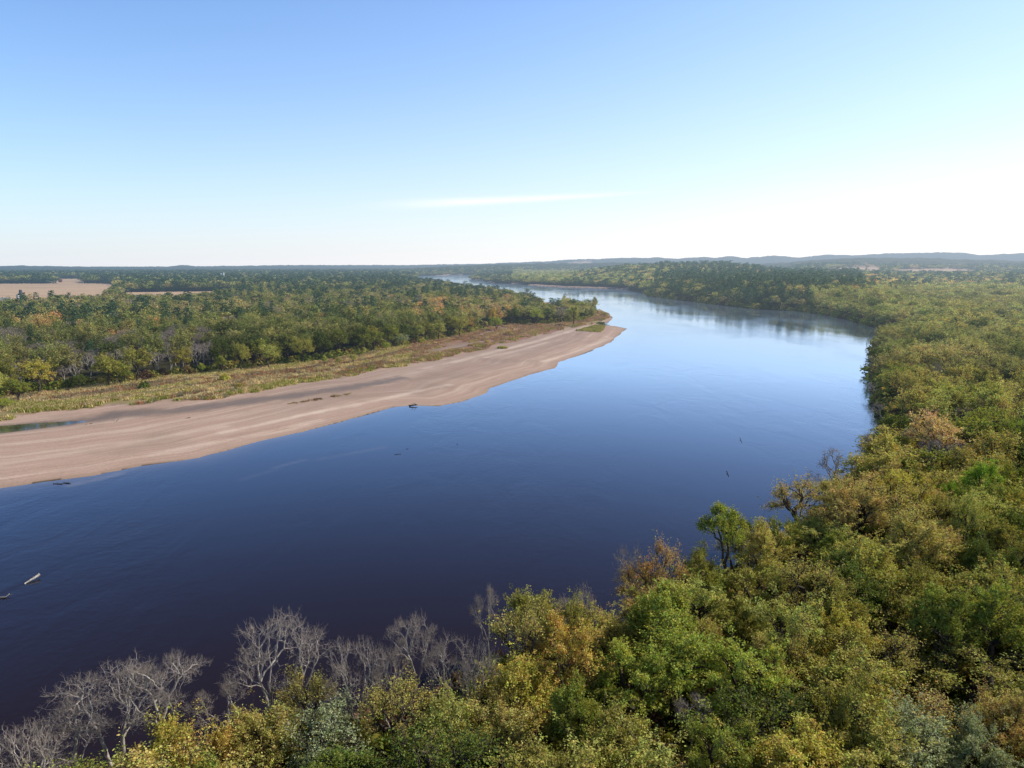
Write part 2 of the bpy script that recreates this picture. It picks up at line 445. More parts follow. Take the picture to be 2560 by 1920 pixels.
bare_path = smooth(0.60, 0.70, fbm(SD / 7, (GX * 0.8 + GY * 0.6) / 90, 77, 3))
grassm = grassm * (1 - 0.8 * bare_path * BS)
tuft = inside([P(1441, 829), P(1490, 815), P(1512, 815), P(1500, 832)], GX, GY)
grassm = np.maximum(grassm, tuft * 1.0)
sandm = np.where(tuft, 0, np.maximum(SANDM * (1 - grassm), np.where(BS, 1 - grassm, 0)))
redm = smooth(1000, 1180, pxg) * (1 - smooth(1400, 1500, pxg)) * BS
wet_line = [P(*p) for p in [(-300, 1100), (150, 1062), (300, 1040), (430, 1033), (560, 1015), (700, 998), (860, 975), (1000, 950)]]
dw = dist_line(wet_line, GX, GY)
wetm = (1 - smooth(2, 12, dw + wob)) * 0.9
wet2 = smooth(560, 800, pxg) * BS * 0.26 * smooth(18, 32, SD + wob * 1.5)
wetm = np.clip(np.maximum(wetm, wet2), 0, 1) * BS
wetm = np.maximum(wetm, (1 - smooth(0.5, 6, PUD)) * 1.0)
pale = np.zeros_like(GX)
for ln, wd, kk_ in (([(1130, 910), (1230, 884), (1340, 856), (1470, 817)], 3.2, 1.0), ([(1210, 897), (1290, 880), (1370, 858)], 2.0, 0.8), ([(1060, 925), (1180, 898)], 1.6, 0.6),
                    ([(1010, 940), (1120, 918)], 1.2, 0.4), ([(560, 1085), (760, 1040), (960, 1000), (1120, 965)], 2.0, 0.75), ([(0, 1165), (300, 1118), (560, 1070)], 2.4, 0.4),
                    ([(380, 1140), (620, 1092), (800, 1052)], 1.5, 0.5), ([(820, 946), (1010, 913), (1130, 899)], 1.5, 0.7), ([(1360, 905), (1440, 880), (1530, 845)], 2.5, 0.5)):
    dd = dist_line([P(*q) for q in ln], GX, GY) + (fbm(GX / 7, GY / 7, 95) - 0.5) * 4
    pale = np.maximum(pale, kk_ * np.exp(-np.maximum(dd, 0) ** 2 / wd ** 2) * (0.4 + 1.0 * fbm(GX / 12, GY / 12, 96)))
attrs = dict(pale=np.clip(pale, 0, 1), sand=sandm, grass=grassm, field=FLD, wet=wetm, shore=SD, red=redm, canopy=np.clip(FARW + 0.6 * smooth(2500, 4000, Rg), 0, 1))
cell = lambda A: A[:-1, :-1]
vis = (np.maximum.reduce([GH[:-1, :-1], GH[1:, :-1], GH[:-1, 1:], GH[1:, 1:]]) > -1.2)
cs = cell(sandm) > 0.5; cg = (cell(grassm) > 0.5) & cell(BS) & ~cs; cf = cell(FLD) > 0.5
far = cell(Rg) > 4300
sets = [('sandbar', cs & vis & ~cf & ~far), ('grassland', cg & vis & ~cf), ('farm_field', cf & vis & ~far),
        ('distant_hills', far & vis), ('ground', vis & ~cs & ~cg & ~cf & ~far)]
for nm, mk in sets:
    o = link(nm, sub_mesh(nm, quads_where(mk), V, [M_GROUND], attrs)); tag(o, kind='structure')
shal = np.exp(np.minimum(GH, 0) * 4.2) * (GH < 0.3) * np.where(SD < 0, GS, 1)
for (x0, y0, x1, y1, w, k) in [(690, 1168, 762, 1150, 0.9, 0.45), (800, 1148, 960, 1118, 1.4, 0.25), (180, 1212, 300, 1184, 2.0, 1.0), (600, 1200, 700, 1170, 1.2, 0.15),
                               (1190, 992, 1235, 984, 2, 0.9), (1380, 925, 1420, 905, 2, .5)]:
    dd = dist_line([P(x0, y0), P(x1, y1)], GX, GY)
    shal = np.maximum(shal, k * np.exp(-(dd / w) ** 2) * (0.5 + fbm(GX / 5, GY / 5, 91)))
algae = (1 - smooth(0.0, 1.2, np.abs(PUD + 0.6))) * 0.9 * (GY > 100)
WV = np.stack([GX.ravel(), GY.ravel(), np.zeros(GX.size)], 1)
wmask = (np.minimum.reduce([GH[:-1, :-1], GH[1:, :-1], GH[:-1, 1:], GH[1:, 1:]]) < 0.25) & (cell(Rg) < 6000)
o = link('river', sub_mesh('river', quads_where(wmask), WV, [M_WATER], dict(shallow=np.clip(shal, 0, 1), algae=algae))); tag(o, kind='structure')
print('ground', time.time() - T0)

# ------------------------------------------------------------------ tree building
def tubes(S, sides):
    """S rows: x0 y0 z0 x1 y1 z1 r0 r1"""
    S = np.asarray(S, float)
    if len(S) == 0: return np.zeros((0, 3)), np.zeros((0, 4), int)
    a, b, r0, r1 = S[:, 0:3], S[:, 3:6], S[:, 6], S[:, 7]
    d = b - a; d /= np.linalg.norm(d, axis=1, keepdims=True) + 1e-9
    ref = np.where(np.abs(d[:, 2:3]) > 0.9, [[1, 0, 0]], [[0, 0, 1.0]])
    u = np.cross(d, ref); u /= np.linalg.norm(u, axis=1, keepdims=True) + 1e-9
    w = np.cross(d, u)
    vs = []
    for base, r in ((a, r0), (b, r1)):
        for k in range(sides):
            an = 2 * pi * k / sides
            vs.append(base + (u * cos(an) + w * sin(an)) * r[:, None])
    Vv = np.stack(vs, 1).reshape(-1, 3)
    n = len(S); off = (np.arange(n) * 2 * sides)[:, None]
    q = [[k, (k + 1) % sides, sides + (k + 1) % sides, sides + k] for k in range(sides)]
    Fv = (off[:, :, None] + np.array(q)[None]).reshape(-1, 4)
    return Vv, Fv

def skeleton(rg, tips, base, fork, r_tip=0.012, power=0.47, tsplit=0.42, wig=0.10):
    S = []
    def seg(p, q, r0, r1, n=3):
        L = np.linalg.norm(q - p)
        pts = [p]
        o1 = rg.normal(size=3) * L * wig
        for k in range(1, n):
            t = k / n
            pts.append(p + (q - p) * t + o1 * sin(pi * t) + rg.normal(size=3) * L * 0.03)
        pts.append(q)
        for k in range(n):
            ra = r0 + (r1 - r0) * k / n; rb = r0 + (r1 - r0) * (k + 1) / n
            S.append((*pts[k], *pts[k + 1], ra, rb))
    def rad(n): return r_tip * n ** power
    def rec(p, pts, r):
        n = len(pts)
        if n == 1:
            seg(p, pts[0], r, r_tip * 0.6, 2); return
        k = 3 if (n > 60 and rg.random() < 0.6) else 2
        dirs = pts - p; dn = dirs / (np.linalg.norm(dirs, axis=1, keepdims=True) + 1e-9)
        c = dn[rg.choice(n, k, replace=False)]
        for _ in range(3):
            lab = np.argmax(dn @ c.T, 1)
            for j in range(k):
                if np.any(lab == j):
                    m = dn[lab == j].mean(0); c[j] = m / (np.linalg.norm(m) + 1e-9)
        for j in range(k):
            g = pts[lab == j]
            if len(g) == 0: continue
            if len(g) == n:
                h = n // 2
                for gg in (g[:h], g[h:]):
                    q = p + (gg.mean(0) - p) * 0.5; rr = rad(len(gg)); seg(p, q, min(r, rr * 1.2), rr); rec(q, gg, rr)
                return
            cen = g.mean(0); L = np.linalg.norm(cen - p)
            if len(g) == 1: q = g[0]; seg(p, q, rad(1) * 1.3, r_tip * 0.6, 2); continue
            t = tsplit * (0.8 + 0.5 * rg.random())
            q = p + (cen - p) * t + rg.normal(size=3) * L * 0.05
            rr = rad(len(g))
            seg(p, q, min(r, rr * 1.25), rr, 3 if L > 1 else 2)
            rec(q, g, rr)
    R = rad(len(tips))
    seg(base, fork, R * 1.35, R, 5)
    rec(fork, tips, R)
    return np.array(S)

def crown_tips(rg, n, Rr, z0, z1, nl=9, spread=0.62, lobe=0.45, shell=0.78, rag=0.0):
    cz = z0 + (z1 - z0) * 0.45
    hz_ = (z1 - z0) / 2
    C = []; LR = []
    for k in range(nl):
        a = 2.4 * k + rg.normal() * 0.3
        t = (k + 0.5) / nl
        el = math.asin(-0.35 + 1.35 * (1 - t) * 0.98) if -0.35 + 1.35 * (1 - t) < 1 else pi / 2
        s = spread * (0.8 + 0.4 * rg.random())
        C.append([Rr * s * cos(el) * cos(a), Rr * s * cos(el) * sin(a), cz + hz_ * 1.15 * s * sin(el)])
        LR.append(lobe * (0.7 + 0.6 * rg.random()))
    C = np.array(C); LR = np.array(LR)
    out = []
    while len(out) < n:
        i = rg.integers(nl)
        d = rg.normal(size=3); d /= np.linalg.norm(d)
        if d[2] < -0.35: d[2] *= -0.5
        q = C[i] + d * np.array([Rr, Rr, hz_ * 1.1]) * LR[i] * (shell + (1 - shell) * rg.random())
        dd = np.linalg.norm((q - C) / np.array([Rr, Rr, hz_ * 1.1]), axis=1) / LR
        dd[i] = 9
        if dd.min() < 0.72 and rg.random() < 0.85: continue
        if q[2] < z0 * 0.8: continue
        if rag and vnoise(q[0] * .8 + 50, q[1] * .8 + q[2] * .9 + 50, 7) < 0.38: continue
        if rag: q = q + (q - np.array([0, 0, cz])) * rag * (rg.exponential() * 0.6 - 0.3)
        out.append(q)
    return np.array(out)

def leaves(rg, tips, per, size, sig, up=0.35, flat=0.7, spray=False):
    n = len(tips) * per
    cl = np.repeat(np.arange(len(tips)), per)
    cs = (0.6 + 0.8 * rg.random((len(tips), 1)))[cl]
    if spray:
        ax = tips - np.array([0, 0, tips[:, 2].min()]); ax = ax / (np.linalg.norm(ax, axis=1, keepdims=True) + 1e-9) + rg.normal(size=tips.shape) * 0.45
        ax /= np.linalg.norm(ax, axis=1, keepdims=True)
        t_ = rg.uniform(-1.6, 1.3, (n, 1))
        c = tips[cl] + ax[cl] * t_ * sig * 1.5 * cs + rg.normal(size=(n, 3)) * sig * 0.52 * cs * (1.25 - 0.4 * t_)
    else:
        c = tips[cl] + rg.normal(size=(n, 3)) * np.array([sig, sig, sig * flat]) * cs
    nrm = rg.normal(size=(n, 3)); nrm[:, 2] += up * 2; nrm /= np.linalg.norm(nrm, axis=1, keepdims=True)
    t = rg.normal(size=(n, 3)); u = np.cross(nrm, t); u /= np.linalg.norm(u, axis=1, keepdims=True) + 1e-9
    w = np.cross(nrm, u)
    s = size * (0.65 + 0.7 * rg.random((n, 1)))
    Vv = np.stack([c - u * s * 0.6, c + w * s * 0.38 - nrm * s * 0.08, c + u * s * 0.6, c - w * s * 0.38 - nrm * s * 0.08], 1).reshape(-1, 3)
    Fv = np.arange(n * 4).reshape(-1, 4)
    cr = rg.random(len(tips))[cl]
    v = np.clip(0.15 + 0.45 * cr + 0.4 * rg.random(n), 0, 1)
    ww = np.clip(0.5 + (rg.random(len(tips))[cl] - 0.5) * 0.9 + rg.normal(size=n) * 0.18, 0, 1)
    return Vv, Fv, v, ww

def limbs_mesh(name, S, thick=0.06, mats=(M_BARK,)):
    big = S[S[:, 6] > thick]; small = S[S[:, 6] <= thick]
    V1, F1 = tubes(big, 7); V2, F2 = tubes(small, 3)
    Vv = np.concatenate([V1, V2]); Fv = np.concatenate([F1, F2 + len(V1)])
    return mesh_np(name, Vv, Fv.astype(int), mats, None, True)

def make_form(seed, kind, lod, H=16.0, Rr=5.2):
    """returns dict(limbs=S, leaves=(...)) in unit metres, base at origin"""
    rg = np.random.default_rng(seed)
    ntip = {0: 900, 1: 330, 2: 90, 3: 26}[lod]
    per = {0: 20, 1: 15, 2: 12, 3: 9}[lod]
    size = {0: 0.195, 1: 0.36, 2: 0.80, 3: 1.7}[lod]
    sig = {0: 0.27, 1: 0.42, 2: 0.72, 3: 1.2}[lod]
    if kind == 'broad':
        z0 = H * rg.uniform(0.14, 0.28)
        tips = crown_tips(rg, ntip, Rr, z0, H, nl=int(rg.integers(11, 18)), spread=rg.uniform(0.58, 0.74), lobe=rg.uniform(0.26, 0.36), shell=0.45, rag=0.24) if lod < 2 else \
            crown_tips(rg, ntip, Rr, z0, H, nl=int(rg.integers(7, 11)), spread=0.58, lobe=rg.uniform(0.36, 0.44), shell=0.8, rag=0.08)
    elif kind == 'upright':
        z0 = H * 0.25
        tips = crown_tips(rg, ntip, Rr * 0.72, z0, H, nl=int(rg.integers(11, 16)), spread=0.62, lobe=0.30, shell=0.5, rag=0.16)
    elif kind == 'thin':      # sparse autumn crown
        z0 = H * 0.3; per = int(per * 0.34)
        tips = crown_tips(rg, int(ntip * 1.15), Rr, z0, H, nl=13, spread=0.68, lobe=0.34, shell=0.4, rag=0.2)
    elif kind == 'tall':      # clear stem, small separate tufts
        z0 = H * 0.5
        tips = crown_tips(rg, int(ntip * 0.5), Rr * 0.8, z0, H, nl=7, spread=0.68, lobe=0.36)
    base = np.array([0, 0, -0.4]); fork = np.array([rg.normal() * 0.5, rg.normal() * 0.5, z0 * 0.75 + 0.5])
    S = skeleton(rg, tips, base, fork, r_tip={0: .016, 1: .022, 2: .04, 3: .08}[lod])
    lv = leaves(rg, tips, per, size, sig, spray=(lod < 2))
    return S, lv

def bare_form(seed, lod, H=16.0, Rr=5.5, tall=False, sag=0.0):
    rg = np.random.default_rng(seed)
    n = {0: 720, 1: 300, 2: 90, 3: 36}[lod]
    z0 = H * (0.5 if tall else 0.3)
    tips = crown_tips(rg, n, Rr * (0.85 if tall else 1.0), z0, H, nl=11 if tall else 16, spread=0.72, lobe=0.33, shell=0.35)
    base = np.array([0, 0, -0.4]); fork = np.array([rg.normal() * 0.5, rg.normal() * 0.5, H * (0.42 if tall else 0.2)])
    S = skeleton(rg, tips, base, fork, r_tip={0: .014, 1: .03, 2: .06, 3: .12}[lod], power={0: .405, 1: .42, 2: .42, 3: .42}[lod], tsplit=0.46, wig=0.075)
    # twigs
    k = {0: 4, 1: 3, 2: 3, 3: 2}[lod]
    p0 = np.repeat(tips, k, 0)
    dirn = p0 - np.array([0, 0, z0]); dirn /= np.linalg.norm(dirn, axis=1, keepdims=True)
    dv = dirn * 0.8 + rg.normal(size=p0.shape) * 0.55; dv[:, 2] += 0.25
    dv /= np.linalg.norm(dv, axis=1, keepdims=True)
    L = {0: 0.55, 1: 0.9, 2: 1.3, 3: 1.8}[lod] * (0.5 + rg.random((len(p0), 1)))
    p1 = p0 + dv * L
    r = {0: .0095, 1: .02, 2: .045, 3: .10}[lod]
    TW = np.concatenate([p0, p1, np.full((len(p0), 1), r), np.full((len(p0), 1), r * 0.5)], 1)
    return S, TW, tips, rg

def pine_form(seed, lod, H=21.0, Rr=3.6):
    rg = np.random.default_rng(seed)
    S = []; tips = []
    S.append((0, 0, -0.4, 0, 0, H * 0.5, 0.24, 0.15)); S.append((0, 0, H * 0.5, 0, 0, H, 0.15, 0.02))
    step = {0: 0.65, 1: 0.8, 2: 1.4, 3: 2.6}[lod]
    z = H * 0.2; k = 0
    while z < H:
        t = (z - H * 0.2) / (H * 0.8)
        Lb = Rr * (1 - t) ** 0.75 * (0.8 + 0.4 * rg.random()) + 0.25
        nb = 5 if lod < 2 else 4
        for b in range(nb):
            a = 2 * pi * (b + rg.random() * 0.6) / nb + k * 1.1
            l = Lb * rg.uniform(0.65, 1.2); dz = l * rg.uniform(-0.05, 0.22)
            e = np.array([cos(a) * l, sin(a) * l, z + dz])
            S.append((0, 0, z, *e, 0.05 * (1 - t) + 0.015, 0.012))
            m = max(1, int(l / {0: 0.5, 1: 0.6, 2: 1.2, 3: 2.2}[lod]))
            for q in range(m):
                f = 0.35 + 0.65 * (q + 1) / m
                tips.append([cos(a) * l * f, sin(a) * l * f, z + dz * f + 0.1])
        z += step * (0.8 + 0.4 * rg.random()); k += 1
    tips.append([0, 0, H]); tips = np.array(tips)
    lv = leaves(rg, tips, {0: 18, 1: 9, 2: 6, 3: 5}[lod], {0: .30, 1: .5, 2: .95, 3: 1.8}[lod], {0: .3, 1: .38, 2: .6, 3: .9}[lod], 0.5, 0.45)
    return np.array(S), lv

def crown_mesh(name, lv, mat):
    Vv, Fv, v, w = lv
    return mesh_np(name, Vv, Fv, [mat], {'v': ('FACE', v), 'w': ('FACE', w)})
def joined_mesh(name, S, lv, leafmat, barkmat, sides=4, TW=None):
    V1, F1 = tubes(S, sides); parts_v = [V1]; parts_f = [F1]; mi = [np.zeros(len(F1), int)]; vv = [np.zeros(len(F1))]; ww = [np.zeros(len(F1))]
    off = len(V1)
    if TW is not None:
        V2, F2 = tubes(TW, 3); parts_v.append(V2); parts_f.append(F2 + off); off += len(V2)
        mi.append(np.zeros(len(F2), int)); vv.append(np.zeros(len(F2))); ww.append(np.zeros(len(F2)))
    if lv is not None:
        Vv, Fv, v, w = lv
        parts_v.append(Vv); parts_f.append(Fv + off); mi.append(np.ones(len(Fv), int)); vv.append(v); ww.append(w)
    return mesh_np(name, np.concatenate(parts_v), np.concatenate(parts_f).astype(int), [barkmat, leafmat],
                   {'v': ('FACE', np.concatenate(vv)), 'w': ('FACE', np.concatenate(ww))}, False, np.concatenate(mi))

def col4(c): return (c[0], c[1], c[2], 1.0)
TINT = dict(green=(.135, .160, .022), dark=(.070, .090, .016), olive=(.200, .195, .042), lime=(.205, .235, .038), bright=(.15, .225, .028), yellow=(.285, .25, .048),
            khaki=(.27, .235, .072), tan=(.32, .245, .095), orange=(.43, .25, .07), rust=(.29, .19, .095), pink=(.36, .265, .14),
            pine=(.038, .078, .036), grey=(.19, .22, .13), bare=(.2, .17, .15), gold=(.32, .225, .055), pale=(.25, .26, .068))
WORD = dict(green='mid green', dark='dark green', olive='olive green', lime='lime green', bright='bright green', yellow='yellow', khaki='khaki', tan='tan brown',
            orange='orange', rust='rust red', pink='pinkish orange', pine='dark blue-green', grey='silvery green', bare='grey leafless', gold='golden orange', pale='pale yellow-green')

FORMS = {}
def build_forms():
    # individual trees: separate trunk and crown meshes
    for lod, cnt in ((0, dict(broad=6, upright=3, thin=4, tall=2)), (1, dict(broad=4, upright=3, thin=3))):
        for kd, n in cnt.items():
            for i in range(n):
                S, lv = make_form(100 + lod * 50 + i * 7 + len(kd), kd, lod)
                FORMS.setdefault((kd, lod), []).append((limbs_mesh('tree_trunk', S, 0.06 if lod == 0 else 0.1), crown_mesh('tree_crown', lv, M_LEAF)))
    for lod, n in ((0, 6), (1, 4)):
        for i in range(n):
            S, TW, tips, rg = bare_form(500 + lod * 10 + i, lod, tall=(i % 3 == 2))
            tr = limbs_mesh('bare_limbs', S, 0.05, (M_PALE,)); V2, F2 = tubes(TW, 3)
            FORMS.setdefault(('bare', lod), []).append((tr, mesh_np('twigs', V2, F2, [M_TWIG])))
    for lod, n in ((1, 4),):
        for i in range(n):
            S, lv = pine_form(700 + i, lod)
            FORMS.setdefault(('pine', lod), []).append((limbs_mesh('pine_trunk', S, 0.1), crown_mesh('pine_crown', lv, M_LEAF)))
build_forms()
print('forms', time.time() - T0)
PROTO = bpy.data.collections.new('tree_forms')      # not linked to the scene; only read by the woods
PIDX = {}
def add_proto(key, me):
    i = len(PROTO.objects)
    o = bpy.data.objects.new('form_%03d' % i, me); PROTO.objects.link(o)
    PIDX.setdefault(key, []).append(i)
for lod in (1, 2, 3):
    for kd, n in (('broad', 4), ('upright', 2), ('thin', 2)):
        for i in range(n):
            S, lv = make_form(900 + lod * 50 + i * 11 + len(kd), kd, lod)
            if lod > 1: S = S[S[:, 6] > (0.09 if lod == 2 else 0.2)]
            add_proto((kd, lod), joined_mesh('woods_form', S, lv, M_LEAF_I, M_BARK))
    for i in range(3):
        S, TW, tips, rg = bare_form(1200 + lod * 10 + i, lod, H=14, Rr=4.6)
        add_proto(('bare', lod), joined_mesh('woods_form', S, None, M_LEAF_I, M_TWIG, 3, TW))
    for i in range(3):
        S, lv = pine_form(1300 + lod * 10 + i, lod, H=20)
        add_proto(('pine', lod), joined_mesh('woods_form', S, lv, M_LEAF_I, M_BARK, 4))
# low bushes and grass clumps
def bush_form(seed, n, per, size, sig, R=1.0, Hh=1.2):
    rg = np.random.default_rng(seed)
    d = rg.normal(size=(n, 3)); d /= np.linalg.norm(d, axis=1, keepdims=True); d[:, 2] = np.abs(d[:, 2])
    tips = d * np.array([R, R, Hh]) * (0.4 + 0.6 * rg.random((n, 1)))
    S = np.concatenate([np.zeros((n, 3)) + [0, 0, -0.2], tips, np.full((n, 1), .03), np.full((n, 1), .01)], 1)
    return S, leaves(rg, tips, per, size, sig)
for i in range(3):
    S, lv = bush_form(50 + i, 24, 12, 0.30, 0.22)
    add_proto(('bush', 1), joined_mesh('bush_form', S, lv, M_LEAF_I, M_BARK, 3))
def grass_clump(seed, n=60, h=0.9):
    rg = np.random.default_rng(seed)
    b = rg.normal(size=(n, 2)) * 0.55
    lean = rg.normal(size=(n, 2)) * 0.25
    hh = h * (0.5 + 0.7 * rg.random(n)); an = rg.random(n) * pi; wd = 0.05 + 0.05 * rg.random(n)
    a = np.stack([b[:, 0] - np.cos(an) * wd, b[:, 1] - np.sin(an) * wd, np.full(n, -0.05)], 1)
    c = np.stack([b[:, 0] + np.cos(an) * wd, b[:, 1] + np.sin(an) * wd, np.full(n, -0.05)], 1)
    t = np.stack([b[:, 0] + lean[:, 0], b[:, 1] + lean[:, 1], hh], 1)
    t2 = t + np.stack([np.cos(an) * wd * .6, np.sin(an) * wd * .6, np.zeros(n)], 1)
    Vv = np.stack([a, c, t2, t], 1).reshape(-1, 3)
    return Vv, np.arange(n * 4).reshape(-1, 4), rg.random(n), rg.random(n)
for i in range(3):
    Vv, Fv, v, w = grass_clump(60 + i)
    add_proto(('grass', 1), mesh_np('grass_clump', Vv, Fv, [M_LEAF_I], {'v': ('FACE', v), 'w': ('FACE', w)}))

def instancer_group():
    g = bpy.data.node_groups.new('plant_scatter', 'GeometryNodeTree')
    g.interface.new_socket('Geometry', in_out='INPUT', socket_type='NodeSocketGeometry')
    g.interface.new_socket('Geometry', in_out='OUTPUT', socket_type='NodeSocketGeometry')
    gi = N(g, 'NodeGroupInput'); go = N(g, 'NodeGroupOutput')
    ci = N(g, 'GeometryNodeCollectionInfo'); ci.inputs['Collection'].default_value = PROTO
    ci.inputs['Separate Children'].default_value = True; ci.inputs['Reset Children'].default_value = True
    ip = N(g, 'GeometryNodeInstanceOnPoints'); ip.inputs['Pick Instance'].default_value = True
    def na(name, t):
        n = N(g, 'GeometryNodeInputNamedAttribute', data_type=t); n.inputs['Name'].default_value = name
        return [s for s in n.outputs if s.enabled and s.name == 'Attribute'][0]
    g.links.new(gi.outputs[0], ip.inputs['Points']); g.links.new(ci.outputs[0], ip.inputs['Instance'])
    g.links.new(na('proto', 'INT'), ip.inputs['Instance Index'])
    e2r = N(g, 'FunctionNodeEulerToRotation'); g.links.new(na('rot', 'FLOAT_VECTOR'), e2r.inputs[0])
    g.links.new(e2r.outputs[0], ip.inputs['Rotation'])
    g.links.new(na('scl', 'FLOAT_VECTOR'), ip.inputs['Scale'])
    g.links.new(ip.outputs[0], go.inputs[0])
    return g
SCATTER = instancer_group()
def scatter(name, pts, proto, rotz, scl, tint, label, cat):
    me = bpy.data.meshes.new(name)
    n = len(pts)
    me.vertices.add(n); me.vertices.foreach_set('co', np.asarray(pts, np.float32).ravel())
    a = me.attributes.new('proto', 'INT', 'POINT'); a.data.foreach_set('value', np.asarray(proto, np.int32))
    rv = np.zeros((n, 3), np.float32); rv[:, 2] = rotz
    a = me.attributes.new('rot', 'FLOAT_VECTOR', 'POINT'); a.data.foreach_set('vector', rv.ravel())
    a = me.attributes.new('scl', 'FLOAT_VECTOR', 'POINT'); a.data.foreach_set('vector', np.asarray(scl, np.float32).ravel())
    a = me.attributes.new('tint', 'FLOAT_COLOR', 'POINT')
    c = np.ones((n, 4), np.float32); c[:, :3] = tint; a.data.foreach_set('color', c.ravel())
    o = link(name, me); md = o.modifiers.new('scatter', 'NODES'); md.node_group = SCATTER
    tag(o, label, cat, kind='stuff')
    print(name, n)
    return o

# ------------------------------------------------------------------ where trees stand
def beach_zone(X, Y):
    px = 1280 + F * X / np.maximum(Y, 1)
    return (px > 1250) & (px < 1570) & (Y > 900) & (vnoise(X / 90, Y / 120, 33) > 0.36) & (X > 0)
def jitter_grid(x0, x1, y0, y1, s, j=0.42, seed=0):
    rg = np.random.default_rng(seed)
    xs = np.arange(x0, x1, s); ys = np.arange(y0, y1, s)
    X, Y = np.meshgrid(xs, ys); X = X + (np.arange(len(ys)) % 2)[:, None] * s * 0.5
    X = X + rg.uniform(-j, j, X.shape) * s; Y = Y + rg.uniform(-j, j, Y.shape) * s
    return X.ravel(), Y.ravel()

def candidates():
    Xs, Ys, Ss = [], [], []
    for (r0, r1, s) in ((30, 240, 8.2), (240, 600, 10.8), (600, 1100, 12.0), (1100, 2300, 14.0), (2300, 4600, 18.5)):
        w = r1 * 0.85
        X, Y = jitter_grid(-w, w, 0, r1, s, seed=int(r0))
        r = np.hypot(X, Y); k = (r >= r0) & (r < r1) & (np.abs(X) < Y * 0.74 + 22)
        Xs.append(X[k]); Ys.append(Y[k]); Ss.append(np.full(k.sum(), s))
    return np.concatenate(Xs), np.concatenate(Ys), np.concatenate(Ss)
CX, CY, CS = candidates()
h, sd, g_, bs_, st_, dlo_, dhi_, pd_ = land(CX, CY)
ok = (sd > np.where(np.hypot(CX, CY) < 450, 2.5, 4.0)) & (~bs_) & (h > 0.7)
infl = np.zeros(CX.shape, bool)
for f in fields: infl |= inside(f, CX, CY)
ok &= ~infl
ok &= ~(beach_zone(CX, CY) & (sd < 42))
ok &= ~((np.hypot(CX, CY) > 110) & (np.hypot(CX, CY) < 1100) & (rng.random(len(CX)) < 0.07))
CX, CY, CS, CH = CX[ok], CY[ok], CS[ok], h[ok]; GSIDE = g_[ok]; CSD = sd[ok]; CDHI = dhi_[ok]
CR = np.hypot(CX, CY)
PX, PY = project(CX, CY, CH + 14)
print('candidates', len(CX), time.time() - T0)

U = rng.random(len(CX)); 
patch = fbm(CX / 55, CY / 75, 61, 3)          # colour patches
patch2 = fbm(CX / 28, CY / 28, 62, 2)
KEYS = list(TINT.keys())
for k_ in ('green', 'olive', 'khaki', 'tan', 'yellow', 'lime', 'gold', 'orange', 'rust', 'pale', 'grey'):
    a_ = np.array(TINT[k_]); b_ = np.array((.225, .205, .055)); f_ = 0.10 if k_ in ('lime', 'grey', 'rust') else 0.22
    TINT[k_] = tuple(a_ * (1 - f_) + b_ * f_)
def region_mix(px, py, r, left):
    """weights of crown kinds where a tree stands"""
    if left:
        if py > 835 and px < 460 or (825 < py < 870 and px < 620): return dict(bare=.66, dark=.13, green=.12, olive=.12, pine=.06, yellow=.05)
        if py > 770 and px < 620: return dict(pine=.30, dark=.18, green=.22, olive=.16, yellow=.09, orange=.03, khaki=.04, bare=.05)
        if 735 < py <= 800 and 1060 < px < 1260: return dict(orange=.16, tan=.30, olive=.2, green=.14, khaki=.12, rust=.05, pine=.03)
        if py > 760 and px >= 1150: return dict(pale=.38, olive=.22, green=.22, khaki=.08, dark=.10)
        if py > 815: return dict(green=.42, olive=.20, dark=.18, pale=.10, khaki=.04, bare=.04, yellow=.02)
        if py > 770: return dict(green=.30, olive=.20, dark=.20, pine=.13, khaki=.06, yellow=.05, bare=.07, orange=.02)
        if py > 740: return dict(bare=.24, khaki=.16, olive=.18, green=.18, tan=.06, pine=.10, dark=.08)
        if py > 715: return dict(green=.24, dark=.14, pine=.28, olive=.14, khaki=.12, bare=.08)
        return dict(pine=.34, dark=.25, olive=.14, khaki=.12, green=.15)
    if px < 1440: return dict(khaki=.22, olive=.26, green=.22, pale=.12, dark=.18)
    if r > 2300: return dict(dark=.28, pine=.25, olive=.18, khaki=.12, green=.1, rust=.05)
    if 1750 < px < 2110 and 690 < py < 800: return dict(pine=.56, dark=.20, olive=.10, khaki=.07, tan=.03, green=.06)
    if px < 1800: return dict(pine=.24, dark=.14, olive=.18, pale=.14, yellow=.10, green=.14, tan=.06)
    if py < 712 and px > 2150: return dict(orange=.16, tan=.2, rust=.06, dark=.24, green=.2, pine=.14)
    if py < 712: return dict(pine=.35, dark=.2, orange=.1, tan=.15, olive=.2)
    if py < 860: return dict(pale=.26, olive=.30, green=.18, dark=.08, khaki=.10, yellow=.06, bare=.02)
    if py < 1100: return dict(olive=.30, khaki=.30, pale=.12, tan=.10, green=.10, bare=.05, dark=.08)
    return dict(olive=.32, khaki=.26, tan=.10, green=.12, pale=.06, yellow=.05, bare=.025, dark=.10)
LEFT = (GSIDE > 0.5) | ((CX < 0) & (CR > 300)) | (PX < 1440) & (PY > 715) & (CR > 300) & (CX < 60)
LEFT &= ~((CR < 300))
wobx = (fbm(CX / 160, CY / 260, 81, 3) - 0.5) * 420 + (fbm(PX / 55, CR / 330, 83, 3) - 0.5) * 420 + rng.normal(size=len(CX)) * 25
woby = ((fbm(CX / 130, CY / 200, 82, 3) - 0.5) * 90 + rng.normal(size=len(CX)) * 5) * np.clip((PY - 660) / 180, 0.1, 1)
kinds = []
